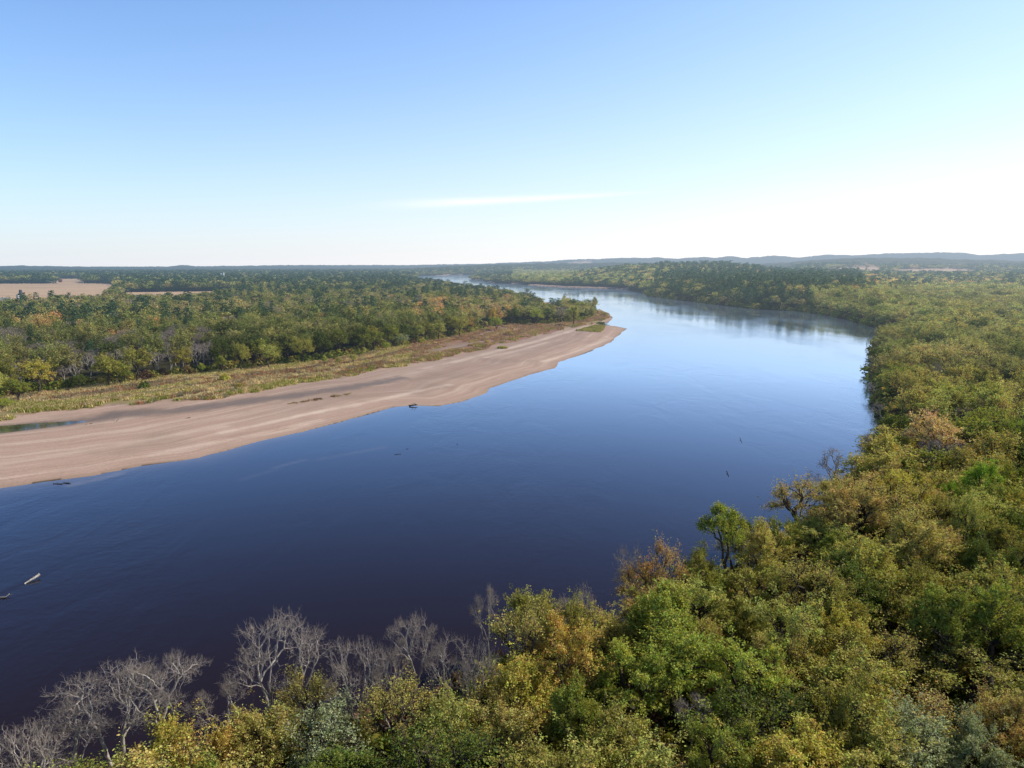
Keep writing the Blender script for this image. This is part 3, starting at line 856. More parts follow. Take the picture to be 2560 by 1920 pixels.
for i in range(len(CX)):
    w = region_mix(PX[i] + wobx[i], PY[i] + woby[i], CR[i], LEFT[i])
    ks = [k for k in w if k in TINT]; p = np.array([w[k] for k in ks]); cum = np.cumsum(p / p.sum())
    u = (patch[i] * 1.9 - 0.45) * 0.55 + U[i] * 0.45          # patches of like crowns
    u = (patch[i] * 4.3 + (patch2[i] - 0.5) * 0.9 + (U[i] - 0.5) * 0.42) % 1.0
    if U[i] < 0.12: u = (U[i] * 8.3) % 1.0
    kinds.append(ks[int(np.searchsorted(cum, min(max(u, 0), 0.9999)))])
kinds = np.array(kinds)
kinds = np.where((CR < 280) & (kinds == 'pine'), 'olive', kinds)      # no pines on the near bank

# ------------------------------------------------------------------ single trees
def ground_z(x, y):
    hh = land(np.array([float(x)]), np.array([float(y)]))[0]
    return float(hh[0])
HERO = []   # x, y, H, R, form, tint, label, short name, squash, lod
def hero_top(px, py, H, R, form, tint, label, short, lean=0):
    px *= 1.1573; py *= 1.1573
    X, Y = P(px, py, H + 2.0)
    HERO.append(dict(x=X, y=Y, H=H, R=R, form=form, tint=tint, label=label, short=short, lean=lean))
def hero_base(px, py, H, R, form, tint, label, short):
    X, Y = P(px, py, 1.7)
    HERO.append(dict(x=X, y=Y, H=H, R=R, form=form, tint=tint, label=label, short=short, lean=0))
BW = 'grey leafless tree'
hero_top(600, 1330, 16.5, 6.2, 'bare', 'bare', 'tall bare tree with dark straight trunk standing out against the dark water', 'the tall bare dark-trunked tree')
hero_top(228, 1432, 15.0, 6.4, 'bare', 'bare', 'wide many-limbed bare tree at lower left edge of the river', 'the wide bare lower left tree')
hero_top(345, 1418, 15.5, 5.6, 'bare', 'bare', 'bare tree with one long pale slanting limb, right of the wide bare tree', 'the slanting bare tree')
hero_top(160, 1500, 12.5, 5.0, 'bare', 'bare', 'bare spreading tree leaning left out over the water at lower left', 'the left-leaning bare tree', 0.12)
hero_top(45, 1590, 12.0, 5.2, 'bare', 'bare', 'low twiggy bare tree in the bottom left corner', 'the corner bare tree')
hero_top(470, 1475, 11.0, 4.0, 'bare', 'bare', 'small bare tree in the dip left of the tall dark-trunked tree', 'the small bare tree in the dip')
hero_top(660, 1455, 10.5, 3.6, 'thin', 'khaki', 'half-bare tree with few yellow leaves right beside the tall dark-trunked tree', 'the half-bare yellow tree')
hero_top(765, 1385, 14.5, 4.0, 'bare', 'bare', 'bare tree with curved pale limbs right of the half-bare yellow tree', 'the bare tree with curved limbs')
hero_top(888, 1330, 15.5, 4.0, 'bare', 'bare', 'bare tree with a round twig crown, highest of the bare row in the middle', 'the round bare tree')
hero_top(970, 1372, 13.5, 3.8, 'bare', 'bare', 'bare tree with a flat twig crown right of the round bare tree', 'the flat-topped bare tree')
hero_top(835, 1405, 12.0, 3.5, 'bare', 'bare', 'slim bare tree between the curved-limb and the round bare trees', 'the slim bare tree')
hero_top(1048, 1268, 14.5, 2.4, 'bare', 'bare', 'narrow pale dead snag left of the dark olive riverside tree', 'the narrow dead snag')
hero_top(1145, 1245, 12.0, 4.6, 'broad', 'olive', 'dark olive riverside tree standing alone against the blue water', 'the dark olive riverside tree')
hero_top(1110, 1310, 14.5, 5.0, 'thin', 'khaki', 'pale khaki tree with a thick dark trunk leaning to the right', 'the leaning khaki tree', -0.16)
hero_top(1225, 1345, 14.0, 5.0, 'broad', 'gold', 'golden orange tree in the middle of the near woods', 'the golden tree')
hero_top(1130, 1410, 12.5, 5.2, 'broad', 'yellow', 'yellowish tree with feathery crown in front of the leaning khaki tree', 'the feathery yellow tree')
hero_top(1245, 1288, 12.0, 3.6, 'bare', 'bare', 'pale twiggy half-dead tree behind the golden tree', 'the twiggy tree behind gold')
hero_top(1300, 1318, 11.0, 4.6, 'broad', 'khaki', 'bushy khaki tree at the water edge left of the rust-leaved trees', 'the bushy khaki tree')
hero_top(1262, 1245, 12.0, 2.4, 'bare', 'bare', 'thin grey tree poking up above the bushy khaki tree', 'the thin grey tree')
hero_top(1360, 1168, 15.5, 2.8, 'bare', 'bare', 'dead forked snag with white tips at the water edge', 'the forked white-tipped snag')
hero_top(1385, 1205, 13.0, 3.6, 'thin', 'orange', 'sparse orange-leaved tree beside the forked white-tipped snag', 'the sparse orange tree')
hero_top(1440, 1170, 16.0, 3.2, 'thin', 'rust', 'sparse rust-leaved tree with several dark upright stems', 'the rust-leaved tree')
hero_top(1400, 1262, 11.0, 4.2, 'broad', 'tan', 'round tan bushy tree below the sparse orange tree', 'the round tan bushy tree')
hero_top(1562, 1088, 19.0, 5.2, 'tall', 'green', 'tall green forked tree with clear dark stems rising against the water', 'the tall green forked tree')
hero_top(1508, 1178, 13.5, 3.4, 'broad', 'olive', 'small yellow-green tree left of the tall green forked tree', 'the small yellow-green tree')
hero_top(1520, 1235, 10.0, 5.0, 'broad', 'green', 'low dark green bushy tree below the tall green forked tree', 'the low dark green tree')
hero_top(1655, 1135, 14.0, 4.6, 'broad', 'khaki', 'yellowish domed tree right of the tall green forked tree', 'the yellowish domed tree')
hero_top(1625, 1150, 12.0, 2.2, 'bare', 'bare', 'thin grey tree between the green forked tree and the water', 'the thin waterside grey tree')
hero_top(1722, 1022, 15.5, 5.6, 'thin', 'tan', 'tan brown spreading tree bulging out over the water', 'the tan spreading tree')
hero_top(1840, 1048, 15.5, 6.6, 'broad', 'tan', 'wide orange-tan domed tree right of the tan spreading tree', 'the wide orange-tan tree')
hero_top(1985, 1118, 15.0, 6.6, 'broad', 'khaki', 'wide golden khaki domed tree below the bright green tree', 'the wide khaki domed tree')
hero_top(1760, 1210, 14.0, 5.5, 'thin', 'khaki', 'sparse khaki tree with visible grey limbs in the middle of the right woods', 'the sparse limbed khaki tree')
hero_top(2015, 888, 16.5, 7.4, 'broad', 'pink', 'large pinkish orange tree, palest big crown of the right woods', 'the big pinkish orange tree')
hero_top(1905, 935, 14.0, 5.4, 'broad', 'khaki', 'khaki round tree left of the big pinkish orange tree', 'the khaki tree beside it')
hero_top(1885, 1008, 10.5, 4.0, 'broad', 'dark', 'small round dark green tree near the water', 'the small round dark green tree')
hero_top(1965, 990, 13.0, 4.2, 'upright', 'dark', 'dark upright tree below the big pinkish orange tree', 'the dark upright tree')
hero_top(2125, 995, 14.0, 4.8, 'broad', 'bright', 'bright green domed tree, the most vivid green crown', 'the bright green tree')
hero_top(2060, 1045, 10.0, 3.2, 'broad', 'bright', 'small bright green tree left of the vivid green domed tree', 'the small bright green tree')
hero_top(2208, 905, 13.0, 4.0, 'broad', 'bright', 'bright green tree cut by the right picture edge', 'the right edge bright tree')
hero_top(2190, 1092, 13.0, 4.6, 'broad', 'dark', 'very dark green tree at the right picture edge', 'the very dark right edge tree')
hero_top(2200, 1060, 12.0, 3.4, 'broad', 'yellow', 'small yellow-green tree above the very dark right edge tree', 'the small yellow edge tree')
hero_top(1812, 945, 13.5, 3.6, 'bare', 'bare', 'bare dark tree arching over the water above the tan spreading tree', 'the arching bare tree', 0.16)
hero_top(1777, 992, 10.0, 2.6, 'bare', 'bare', 'small bare tree leaning far left over the water', 'the leftmost leaning bare tree', 0.25)
hero_top(1880, 925, 13.5, 3.4, 'bare', 'bare', 'bare forked tree at the water edge beside the khaki round tree', 'the forked waterside bare tree')
hero_base(2190, 925, 9.5, 5.0, 'bare', 'bare', 'bare branches spreading over the water at the bank corner', 'the bare bank-corner tree'); HERO[-1]['lean'] = 0.5
hero_base(2192, 985, 8.0, 3.6, 'bare', 'bare', 'bare shrubby tree leaning over the water below the bank corner', 'the shrubby leaning bare tree'); HERO[-1]['lean'] = 0.55
hero_base(2206, 1048, 8.5, 3.6, 'bare', 'bare', 'bare tree leaning over the water beside pale bank logs', 'the bare tree by bank logs'); HERO[-1]['lean'] = 0.4
hero_top(1895, 745, 14.0, 5.0, 'broad', 'dark', 'dark tree on the corner of the right bank beside bare branches', 'the dark bank-corner tree')
hero_top(1460, 1352, 13.5, 6.4, 'broad', 'lime', 'wide lime green tree in the centre of the near woods', 'the wide lime green tree')
hero_top(1610, 1392, 13.0, 5.8, 'broad', 'lime', 'lime green round tree right of the widest lime green one', 'the right lime green tree')
hero_top(1380, 1405, 12.0, 5.0, 'broad', 'lime', 'lime green tree left of the wide lime one and beside gold leaves', 'the left lime green tree')
hero_top(1530, 1330, 10.5, 3.4, 'broad', 'khaki', 'khaki small crown behind the wide lime green tree', 'the small khaki crown')
hero_top(1690, 1365, 12.0, 4.2, 'broad', 'khaki', 'brownish khaki tree right of the right lime green tree', 'the brownish khaki tree')
hero_top(1835, 1325, 12.5, 4.0, 'broad', 'yellow', 'tree with bright yellow tuft in the dark part of the right woods', 'the yellow-tufted tree')
hero_top(1900, 1350, 12.0, 4.8, 'thin', 'khaki', 'sparse brown tree beside the yellow-tufted tree', 'the sparse brown tree')
hero_top(2040, 1262, 15.5, 6.0, 'upright', 'green', 'big green feathery tree at the right with drooping sprays', 'the big feathery green tree')
hero_top(2165, 1265, 15.5, 6.0, 'upright', 'green', 'big green tree with a dark trunk near the right edge', 'the big green edge tree')
hero_top(1975, 1530, 11.5, 5.4, 'broad', 'grey', 'silvery green tree at lower right, greyest leafy crown', 'the silvery green tree')
hero_top(2110, 1560, 10.5, 3.6, 'broad', 'grey', 'small silvery tree right of the larger silvery green one', 'the small silvery tree')
hero_top(2170, 1500, 11.0, 3.6, 'broad', 'tan', 'orange-brown tree in the lower right corner', 'the lower right orange-brown tree')
hero_top(1740, 1575, 12.0, 5.6, 'broad', 'yellow', 'yellow-orange speckled tree at the bottom edge left of the silvery tree', 'the yellow bottom edge tree')
hero_top(1560, 1560, 11.5, 4.6, 'broad', 'green', 'shaded green tree at the bottom edge below the lime green trees', 'the shaded green bottom tree')
hero_top(1500, 1500, 10.5, 3.0, 'bare', 'bare', 'dead pale forked tree in the gap below the lime green trees', 'the dead pale forked tree')
hero_top(1330, 1530, 12.0, 4.8, 'broad', 'olive', 'dark olive tree at the bottom right of the golden tree', 'the bottom olive tree')
hero_top(345, 1575, 11.0, 4.6, 'broad', 'yellow', 'yellow leafy tree at the bottom below the wide bare tree', 'the yellow bottom left tree')
hero_top(430, 1585, 10.5, 3.8, 'broad', 'gold', 'golden tree low at the bottom left beside the yellow one', 'the golden bottom left tree')
hero_top(560, 1535, 10.5, 4.8, 'broad', 'khaki', 'khaki tree at the foot of the tall bare dark-trunked tree', 'the khaki tree at its foot')
hero_top(700, 1530, 11.0, 5.0, 'thin', 'grey', 'grey-green tree in front of the bare tree with curved limbs', 'the grey-green tree')
hero_top(850, 1470, 12.0, 4.6, 'thin', 'khaki', 'pale half-bare tree in front of the round bare tree', 'the pale half-bare tree')
hero_top(960, 1500, 11.5, 4.6, 'broad', 'pale', 'yellow-green tree in front of the flat-topped bare tree', 'the yellow-green middle tree')
hero_top(1010, 1400, 13.0, 3.2, 'bare', 'bare', 'bare tree with a dark bent trunk left of the leaning khaki tree', 'the bent-trunk bare tree', -0.15)
# left bank
hero_base(101, 985, 15.5, 7.0, 'broad', 'yellow', 'yellow-green round tree on the far beach edge, brightest at left', 'the bright yellow beach tree')
hero_base(43, 1003, 10.5, 5.6, 'broad', 'green', 'low round green tree at the left end of the far beach', 'the low round green beach tree')
hero_base(-4, 1003, 13.0, 5.5, 'broad', 'pale', 'greyish green tree cut by the left picture edge', 'the left edge tree')
hero_base(10, 1022, 4.5, 4.2, 'broad', 'lime', 'yellow-green shrubby tree low at the left picture edge', 'the left edge low shrubby tree')
hero_base(342, 954, 17.0, 7.2, 'broad', 'olive', 'big olive tree in the dark treeline behind the lone beach bush', 'the big olive treeline tree')
hero_base(268, 966, 16.5, 6.6, 'broad', 'olive', 'olive tree with a yellow top left of the big olive treeline tree', 'the yellow-topped tree')
hero_base(305, 962, 12.0, 5.0, 'broad', 'green', 'lower green tree between the yellow-topped and big olive trees', 'the lower green tree')
hero_base(198, 975, 8.0, 3.0, 'broad', 'dark', 'small dark tree in the shade right of the bright yellow tree', 'the small dark shaded tree')
hero_base(505, 936, 6.5, 2.5, 'upright', 'lime', 'small bright yellow-green tree before the dark treeline', 'the small bright treeline tree')
hero_base(556, 932, 10.0, 4.2, 'upright', 'green', 'feathery green tree right of the small bright treeline tree', 'the feathery treeline tree')
hero_base(606, 927, 15.5, 5.2, 'broad', 'olive', 'olive tree left of the round grey-green treeline tree', 'the olive treeline tree')
hero_base(672, 920, 14.0, 6.6, 'broad', 'pale', 'round grey-green tree at the middle of the left treeline', 'the round grey-green tree')
hero_base(760, 908, 15.0, 6.4, 'broad', 'olive', 'broad olive tree right of the round grey-green treeline tree', 'the broad olive treeline tree')
hero_base(812, 918, 7.0, 2.4, 'upright', 'pale', 'slim young tree standing on the grass, left of three young trees', 'the left young tree')
hero_base(846, 914, 5.0, 2.0, 'broad', 'olive', 'shortest of the three young trees on the beach grass', 'the short young tree')
hero_base(884, 909, 6.0, 2.6, 'broad', 'pale', 'rounded young tree, rightmost of three on the beach grass', 'the right young tree')
hero_base(967, 878, 6.0, 3.0, 'broad', 'lime', 'small lime tree at the treeline above the reddish ground', 'the small lime treeline tree')
hero_base(1006, 866, 9.5, 5.5, 'broad', 'grey', 'low grey-green tree right of the small lime treeline tree', 'the low grey-green tree')
hero_base(1049, 857, 14.0, 5.0, 'upright', 'pale', 'pale green upright tree in the middle of the treeline', 'the pale upright tree')
hero_base(1095, 850, 14.0, 7.0, 'broad', 'pale', 'broad pale green tree right of the pale upright one', 'the broad pale tree')
hero_base(1150, 841, 15.5, 7.6, 'broad', 'olive', 'biggest rounded pale olive tree of the beach treeline', 'the biggest rounded treeline tree')
hero_base(1240, 826, 12.5, 6.0, 'broad', 'lime', 'lone light green tree standing forward on the sand edge', 'the lone forward tree')
hero_base(1232, 815, 17.5, 4.5, 'broad', 'gold', 'golden tree just behind the lone forward light green tree', 'the golden treeline tree')
hero_base(1283, 811, 17.0, 7.2, 'broad', 'dark', 'dark green round tree right of the lone forward tree', 'the dark round treeline tree')
hero_base(1344, 811, 15.0, 6.4, 'broad', 'lime', 'bright rounded tree between darker trees near the sandbar tip', 'the bright rounded tree')
hero_base(1435, 812, 19.0, 7.0, 'upright', 'olive', 'tall dull green tree at the end of the treeline by the sandbar tip', 'the tall end tree')
hero_base(1400, 808, 15.0, 5.5, 'thin', 'bare', 'greyish thin tree left of the tall end tree', 'the greyish thin tree')
hero_base(1464, 792, 11.0, 5.0, 'broad', 'khaki', 'low khaki tree near the sandbar tip', 'the low khaki tip tree')
hero_base(1472, 772, 15.0, 7.0, 'broad', 'green', 'left tree of the pair standing over the water at the point', 'the left point tree')
hero_base(1487, 776, 17.5, 5.0, 'upright', 'green', 'right and taller tree of the pair at the point', 'the right point tree')
hero_base(1420, 768, 14.0, 7.0, 'broad', 'dark', 'dark tree beside pinkish bare trees behind the point', 'the dark tree behind the point')
hero_base(1412, 764, 20.0, 5.0, 'bare', 'bare', 'tall pinkish bare tree behind the point', 'the pinkish bare tree')
hero_base(1512, 790, 5.0, 4.0, 'broad', 'khaki', 'low yellowish shrubby tree on the outer point', 'the outer point shrubby tree')

NHERO = len(HERO)
hx = np.array([h_['x'] for h_ in HERO]); hy = np.array([h_['y'] for h_ in HERO]); hr = np.array([h_['R'] for h_ in HERO])
# keep the filling trees clear of the placed ones
dmin = np.full(len(CX), 1e9)
for i in range(NHERO):
    d = np.hypot(CX - hx[i], CY - hy[i]) - hr[i] * 0.85
    dmin = np.minimum(dmin, d)
keep = dmin > 0.6
# nothing stands between the camera and the waterside trees of the near bank except low growth
BLD = []   # clearings round the far buildings: x, y, r
for (px_, D_, rr) in ((60, 1000, 34), (52, 985, 20), (113, 930, 16), (563, 2500, 30), (2423, 3450, 45), (2470, 3450, 40), (2301, 4050, 40), (2270, 4100, 60)):
    bx_, by_ = (px_ - 1280) / F * D_, D_
    BLD.append((bx_, by_, rr))
    keep &= np.hypot(CX - bx_, CY - by_) > rr
    keep &= ~((np.abs(CX / CY - bx_ / by_) < 10.0 / by_) & (CY < by_) & (CY > by_ - rr * 2.5))
sel = lambda a: a[keep]
CX, CY, CH, CS, CR, kinds, PX, PY, CSD, CDHI, GSIDE, LEFT, patch2 = map(sel, (CX, CY, CH, CS, CR, kinds, PX, PY, CSD, CDHI, GSIDE, LEFT, patch2))
NT_ = len(CX)
U1 = rng.random(NT_); U2 = rng.random(NT_); U3 = rng.random(NT_)
inframe = (PX > -220) & (PX < 2780) & (PY < 2400)
cls = np.where(kinds == 'pine', 1, np.where(kinds == 'bare', 2, 0))
indiv = np.zeros(NT_, bool)
front = LEFT & (CDHI < 8) & (CR < 640)
for c_, lim in ((0, 300 - sum(1 for h_ in HERO if h_['form'] != 'bare') - int((front & inframe & (cls == 0)).sum())), (1, 45), (2, 45)):
    idx = np.nonzero((cls == c_) & inframe & ~front)[0]
    idx = idx[np.argsort(CR[idx])][:lim]
    indiv[idx] = True
indiv |= front & inframe
print('individual', indiv.sum(), 'heroes', NHERO, 'stuff', (~indiv).sum())

fcount = {}
def pick_form(kind, lod, i):
    L = FORMS.get((kind, lod)) or FORMS[('broad' if kind != 'tall' else 'upright', lod)]
    return L[i % len(L)]
def place_tree(X, Y, H, R, form, tint, rot, lod, i, lean=0.0, jit=0.0):
    bare = form == 'bare'; pine = form == 'pine'
    nm = 'bare_tree' if bare else 'pine_tree' if pine else 'broadleaf_tree'
    z = ground_z(X, Y)
    root = bpy.data.objects.new(nm, None); COL.objects.link(root)
    root.location = (X, Y, z - 0.05); root.empty_display_size = 0.5
    tr, cr = pick_form(form, lod, i)
    bh, br = (21.0, 3.6) if pine else (16.0, 5.5 if bare else 5.2)
    root.rotation_euler = (0, 0, rot)
    if lean:
        # lean toward the left (water side) as seen from the near bank
        root.rotation_mode = 'QUATERNION'
        from mathutils import Quaternion
        root.rotation_quaternion = Quaternion((0, 1, 0), -lean) @ Quaternion((0, 0, 1), rot)
    root.scale = (R / br, R / br, H / bh)
    t = link('trunk', tr, root)
    c = link('twigs' if bare else 'crown', cr, root)
    a = np.array(TINT[tint]) * max(0.5, 1 + jit)
    c.color = col4(np.clip(a, 0, 1))
    return root

from mathutils import Vector
LM = []   # landmarks for the labels of the filling trees
for i, h_ in enumerate(HERO):
    r = math.hypot(h_['x'], h_['y'])
    rr = float(rng.random())
    o = place_tree(h_['x'], h_['y'], h_['H'], h_['R'], h_['form'], h_['tint'], rr * 6.28, 0 if r < 200 else 1, i, h_['lean'], (rng.random() - 0.5) * 0.15)
    grp = 'trees along the left bank beach' if h_['y'] > 300 and h_['x'] < 200 else 'trees of the near right woods'
    tag(o, h_['label'], 'tree', grp)
    LM.append((h_['x'], h_['y'], h_['short']))
lmx = np.array([l[0] for l in LM]); lmy = np.array([l[1] for l in LM])

def rel_words(X, Y, j):
    lx, ly, short = LM[j]
    pa = X / max(Y, 1) - lx / max(ly, 1); dr = math.hypot(X, Y) - math.hypot(lx, ly); dl = pa * math.hypot(lx, ly)
    hor = 'right' if dl > 0 else 'left'; ver = 'behind' if dr > 0 else 'in front'
    if abs(dl) > 2.4 * abs(dr): return hor + ' of'
    if abs(dr) > 2.4 * abs(dl): return ver + (' of' if ver == 'in front' else '')
    return ('behind and ' if dr > 0 else 'in front and ') + hor + ' of'
used = {}
FW = dict(broad='round-crowned tree', upright='upright tree', thin='sparse tree', pine='pine', bare='tree', tall='tree')
ORD = ['', 'second ', 'third ', 'fourth ', 'fifth ', 'sixth ', 'seventh ', 'eighth ', 'ninth ', 'tenth ']
idx = np.nonzero(indiv)[0]; idx = idx[np.argsort(CR[idx])]
items = []
for n_, i in enumerate(idx):
    X, Y = float(CX[i]), float(CY[i]); k = kinds[i]
    if k == 'pine': form = 'pine'; Hh = 15 + 7 * U1[i]; Rr_ = 3.0 + 1.4 * U2[i]
    elif k == 'bare': form = 'bare'; Hh = 11 + 4.5 * U1[i]; Rr_ = 3.6 + 1.6 * U2[i]
    else:
        form = 'thin' if U3[i] < (0.6 if k in ('khaki', 'tan') else 0.22) and not LEFT[i] else ('upright' if U3[i] > 0.8 else 'broad')
        Hh = 8.5 + 9.5 * (0.5 * U1[i] + 0.9 * (patch2[i] - 0.2)); Hh = min(max(Hh, 7.5), 18.5); Rr_ = 3.6 + 3.6 * U2[i] + (1.3 if CR[i] > 240 else 0)
    if not LEFT[i] and CR[i] < 250:
        Hh *= 0.86
        if CSD[i] < 10: Hh *= 0.8; Rr_ *= 0.85
    if LEFT[i] and k not in ('pine', 'bare'): Hh = 13.5 + 7.0 * U1[i]; Rr_ = 5.0 + 3.2 * U2[i]
    if LEFT[i] and CDHI[i] < 9: Hh *= 0.9
    if LEFT[i] and CR[i] > 500 and PX[i] > 1000: Hh *= 0.66 + 0.34 * min(1.0, CSD[i] / 160.0)
    o = place_tree(X, Y, Hh, Rr_, form, k, U3[i] * 97.0, 0 if CR[i] < 190 else 1, int(U1[i] * 1e4), 0.0, (U2[i] - 0.5) * 0.3 - (0.2 if LEFT[i] else 0))
    dj = np.hypot(lmx - X, lmy - Y); 
    items.append((o, X, Y, k, form, int(np.argmin(dj)), float(dj.min()), bool(LEFT[i])))
items.sort(key=lambda t: t[6])
for (o, X, Y, k, form, j, dj, lf) in items:
    base = '%s %s %s' % (WORD[k], FW[form], rel_words(X, Y, j))
    key = (base, j); c = used.get(key, 0); used[key] = c + 1
    if c == 0: lab = '%s %s' % (base, LM[j][2])
    else: lab = '%s%s %s' % (ORD[min(c, 9)], base, LM[j][2])
    tag(o, ' '.join(lab.split()[:16]), 'tree', 'trees along the left bank beach' if lf else 'trees of the near right woods')
print('trees', time.time() - T0)

# ------------------------------------------------------------------ the rest of the woods
def stuff_woods(name, mask, label):
    ii = np.nonzero(mask)[0]
    pr, sc, tn = [], [], []
    for i in ii:
        r = CR[i]; lod = 1 if r < 620 else 2 if r < 1500 else 3
        k = kinds[i]
        kd = 'pine' if k == 'pine' else 'bare' if k == 'bare' else ('broad' if U3[i] < 0.72 else 'upright' if U3[i] < 0.88 else 'thin')
        if kd == 'thin' and lod > 1: kd = 'broad'
        L = PIDX[(kd, lod)]; pr.append(L[int(U1[i] * 1000) % len(L)])
        s = CS[i] / 7.5
        s = 1 + (s - 1) * 0.85
        hh = 0.66 + 0.5 * U2[i] + (patch2[i] - 0.5) * 0.45
        sx = s * (0.85 + 0.5 * U1[i])
        hh *= 1.12 if LEFT[i] else 1.0
        if LEFT[i] and r > 500 and PX[i] > 1000: hh *= 0.62 + 0.38 * min(1.0, CSD[i] / 160.0)
        if k == 'pine' and not LEFT[i] and 1640 < PX[i] < 2150: hh *= 1.2; sx *= 1.15
        hs = 1.0 if r < 1500 else 1.05
        sc.append((sx, sx, hh * hs))
        t = np.array(TINT[k]) * (0.80 + 0.40 * U2[i]) * (0.80 if LEFT[i] else 0.95)
        g = t.mean(); t = t * 0.82 + g * 0.18
        tn.append(np.clip(t, 0, 1))
    scatter(name, np.stack([CX[ii], CY[ii], CH[ii] - 0.1], 1), pr, U3[ii] * 97, np.array(sc), np.array(tn), label, 'woods')
rest = ~indiv
stuff_woods('broadleaf_woods', rest & (cls == 0), 'autumn broadleaf woods stretching away on both banks to the horizon')
stuff_woods('pine_woods', rest & (cls == 1), 'dark pines massed among the broadleaf woods towards the horizon')
stuff_woods('bare_woods', rest & (cls == 2), 'grey leafless trees mixed through the farther woods')

# low growth under the near woods and along the treeline
X, Y = jitter_grid(-75, 260, 25, 360, 3.0, seed=5)
h, sd, g_, bs_, st_, dlo_, dhi_, pd_ = land(X, Y)
k = (sd > -0.3) & (~bs_) & (g_ < .5) & (np.abs(X) < Y * 0.74 + 20) & ((Y < 260) | (sd < 25)) & (h > -0.1)
X2, Y2 = jitter_grid(-260, 190, 290, 900, 3.4, seed=6)
h2, sd2, g2, bs2, st2, dlo2, dhi2, pd2 = land(X2, Y2)
k2 = (sd2 > 1) & (dhi2 < 7) & (~bs2)
X3, Y3 = jitter_grid(60, 900, 300, 1500, 6.5, seed=7)
h3, sd3, g3, bs3, st3, dlo3, dhi3, pd3 = land(X3, Y3)
k3 = (~(beach_zone(X3, Y3))) & (sd3 > 0) & (sd3 < 9) & (~bs3) & (np.abs(X3) < Y3 * 0.74) & (g3 < .5) & (h3 > 0.1)
BX = np.concatenate([X[k], X2[k2], X3[k3]]); BY = np.concatenate([Y[k], Y2[k2], Y3[k3]]); BZ = np.concatenate([h[k], h2[k2], h3[k3]])
n = len(BX); u = rng.random(n); s = 1.1 + 1.3 * rng.random(n); s[k.sum():] *= 1.9; s[k.sum() + k2.sum():] *= 1.6
pal = np.array([TINT['olive'], TINT['dark'], TINT['green'], TINT['khaki'], (.10, .06, .04)])
scatter('undergrowth', np.stack([BX, BY, BZ], 1), np.array(PIDX[('bush', 1)])[(u * 999).astype(int) % 3], u * 50, np.stack([s, s, s * 0.9], 1),
        pal[(rng.random(n) * 5).astype(int)] * 0.8, 'tangled shrubs under the trees and along the banks', 'undergrowth')
# grass on the beach strip
X, Y = jitter_grid(-380, 230, 240, 900, 1.7, seed=8)
h, sd, g_, bs_, st_, dlo_, dhi_, pd_ = land(X, Y)
w_ = (fbm(X / 9, Y / 9, 44) - 0.5) * 8 + (fbm(X / 2.5, Y / 2.5, 45, 2) - 0.5) * 3
al_ = X * 0.8 + Y * 0.6
path = fbm(sd / 7, al_ / 90, 77, 3)
pgx, pgy = project(X, Y, h)
dens = fbm(X / 6, Y / 6, 52, 3) * 0.6 + fbm(sd / 5, al_ / 50, 53, 3) * 0.7
redz = smooth(960, 1120, pgx)
k = bs_ & (np.where(st_, dlo_, -dlo_) + w_ > 0) & (sd > 2) & (path < 0.66) & (dens > 0.52 + 0.12 * redz) & (pgx > -120)
tuftk = inside([P(1441, 829), P(1490, 815), P(1512, 815), P(1500, 832)], X, Y)
ridgek = (dist_line([P(700, 1018), P(790, 1003), P(880, 988)], X, Y) < 1.6) & (vnoise(X / 2, Y / 2, 3) > 0.55)
k = k | tuftk | ridgek
X, Y, h, sd, al_, redz, dlo_, tf = X[k], Y[k], h[k], sd[k], al_[k], redz[k], dlo_[k], tuftk[k]
n = len(X); u = rng.random(n)
pt = fbm(sd / 8, al_ / 60, 71, 3) + (rng.random(n) - .5) * 0.18
c1 = np.array([.46, .365, .215]); c2 = np.array([.34, .31, .12]); c3 = np.array([.30, .17, .10]); c4 = np.array([.22, .20, .13])
cc = np.where((pt < 0.44)[:, None], c2, np.where((pt < 0.58)[:, None], c1, np.where((u < 0.5)[:, None], c3, c4)))
cc = np.where((redz > 0.4)[:, None] & (rng.random(n) < 0.75)[:, None], np.array([.31, .20, .14]), cc)
cc = np.where(((dlo_ < 9) & (rng.random(n) < 0.3))[:, None], np.array([.24, .245, .055]), cc)
cc = np.where(tf[:, None], np.array([.28, .26, .09]), cc)
s = 0.75 + 0.8 * rng.random(n); rk_ = ridgek[k]; s = np.where(rk_, s * 0.5, s); cc = np.where(rk_[:, None], cc * 0.6, cc); cc = cc * 0.80 * (0.8 + 0.4 * fbm(X / 5, Y / 5, 99))[:, None]
scatter('beach_grass', np.stack([X, Y, h], 1), np.array(PIDX[('grass', 1)])[(u * 999).astype(int) % 3], u * 50, np.stack([s * 1.3, s * 1.3, s], 1), cc,
        'dry tan and green grass tussocks covering the back of the beach', 'grass')

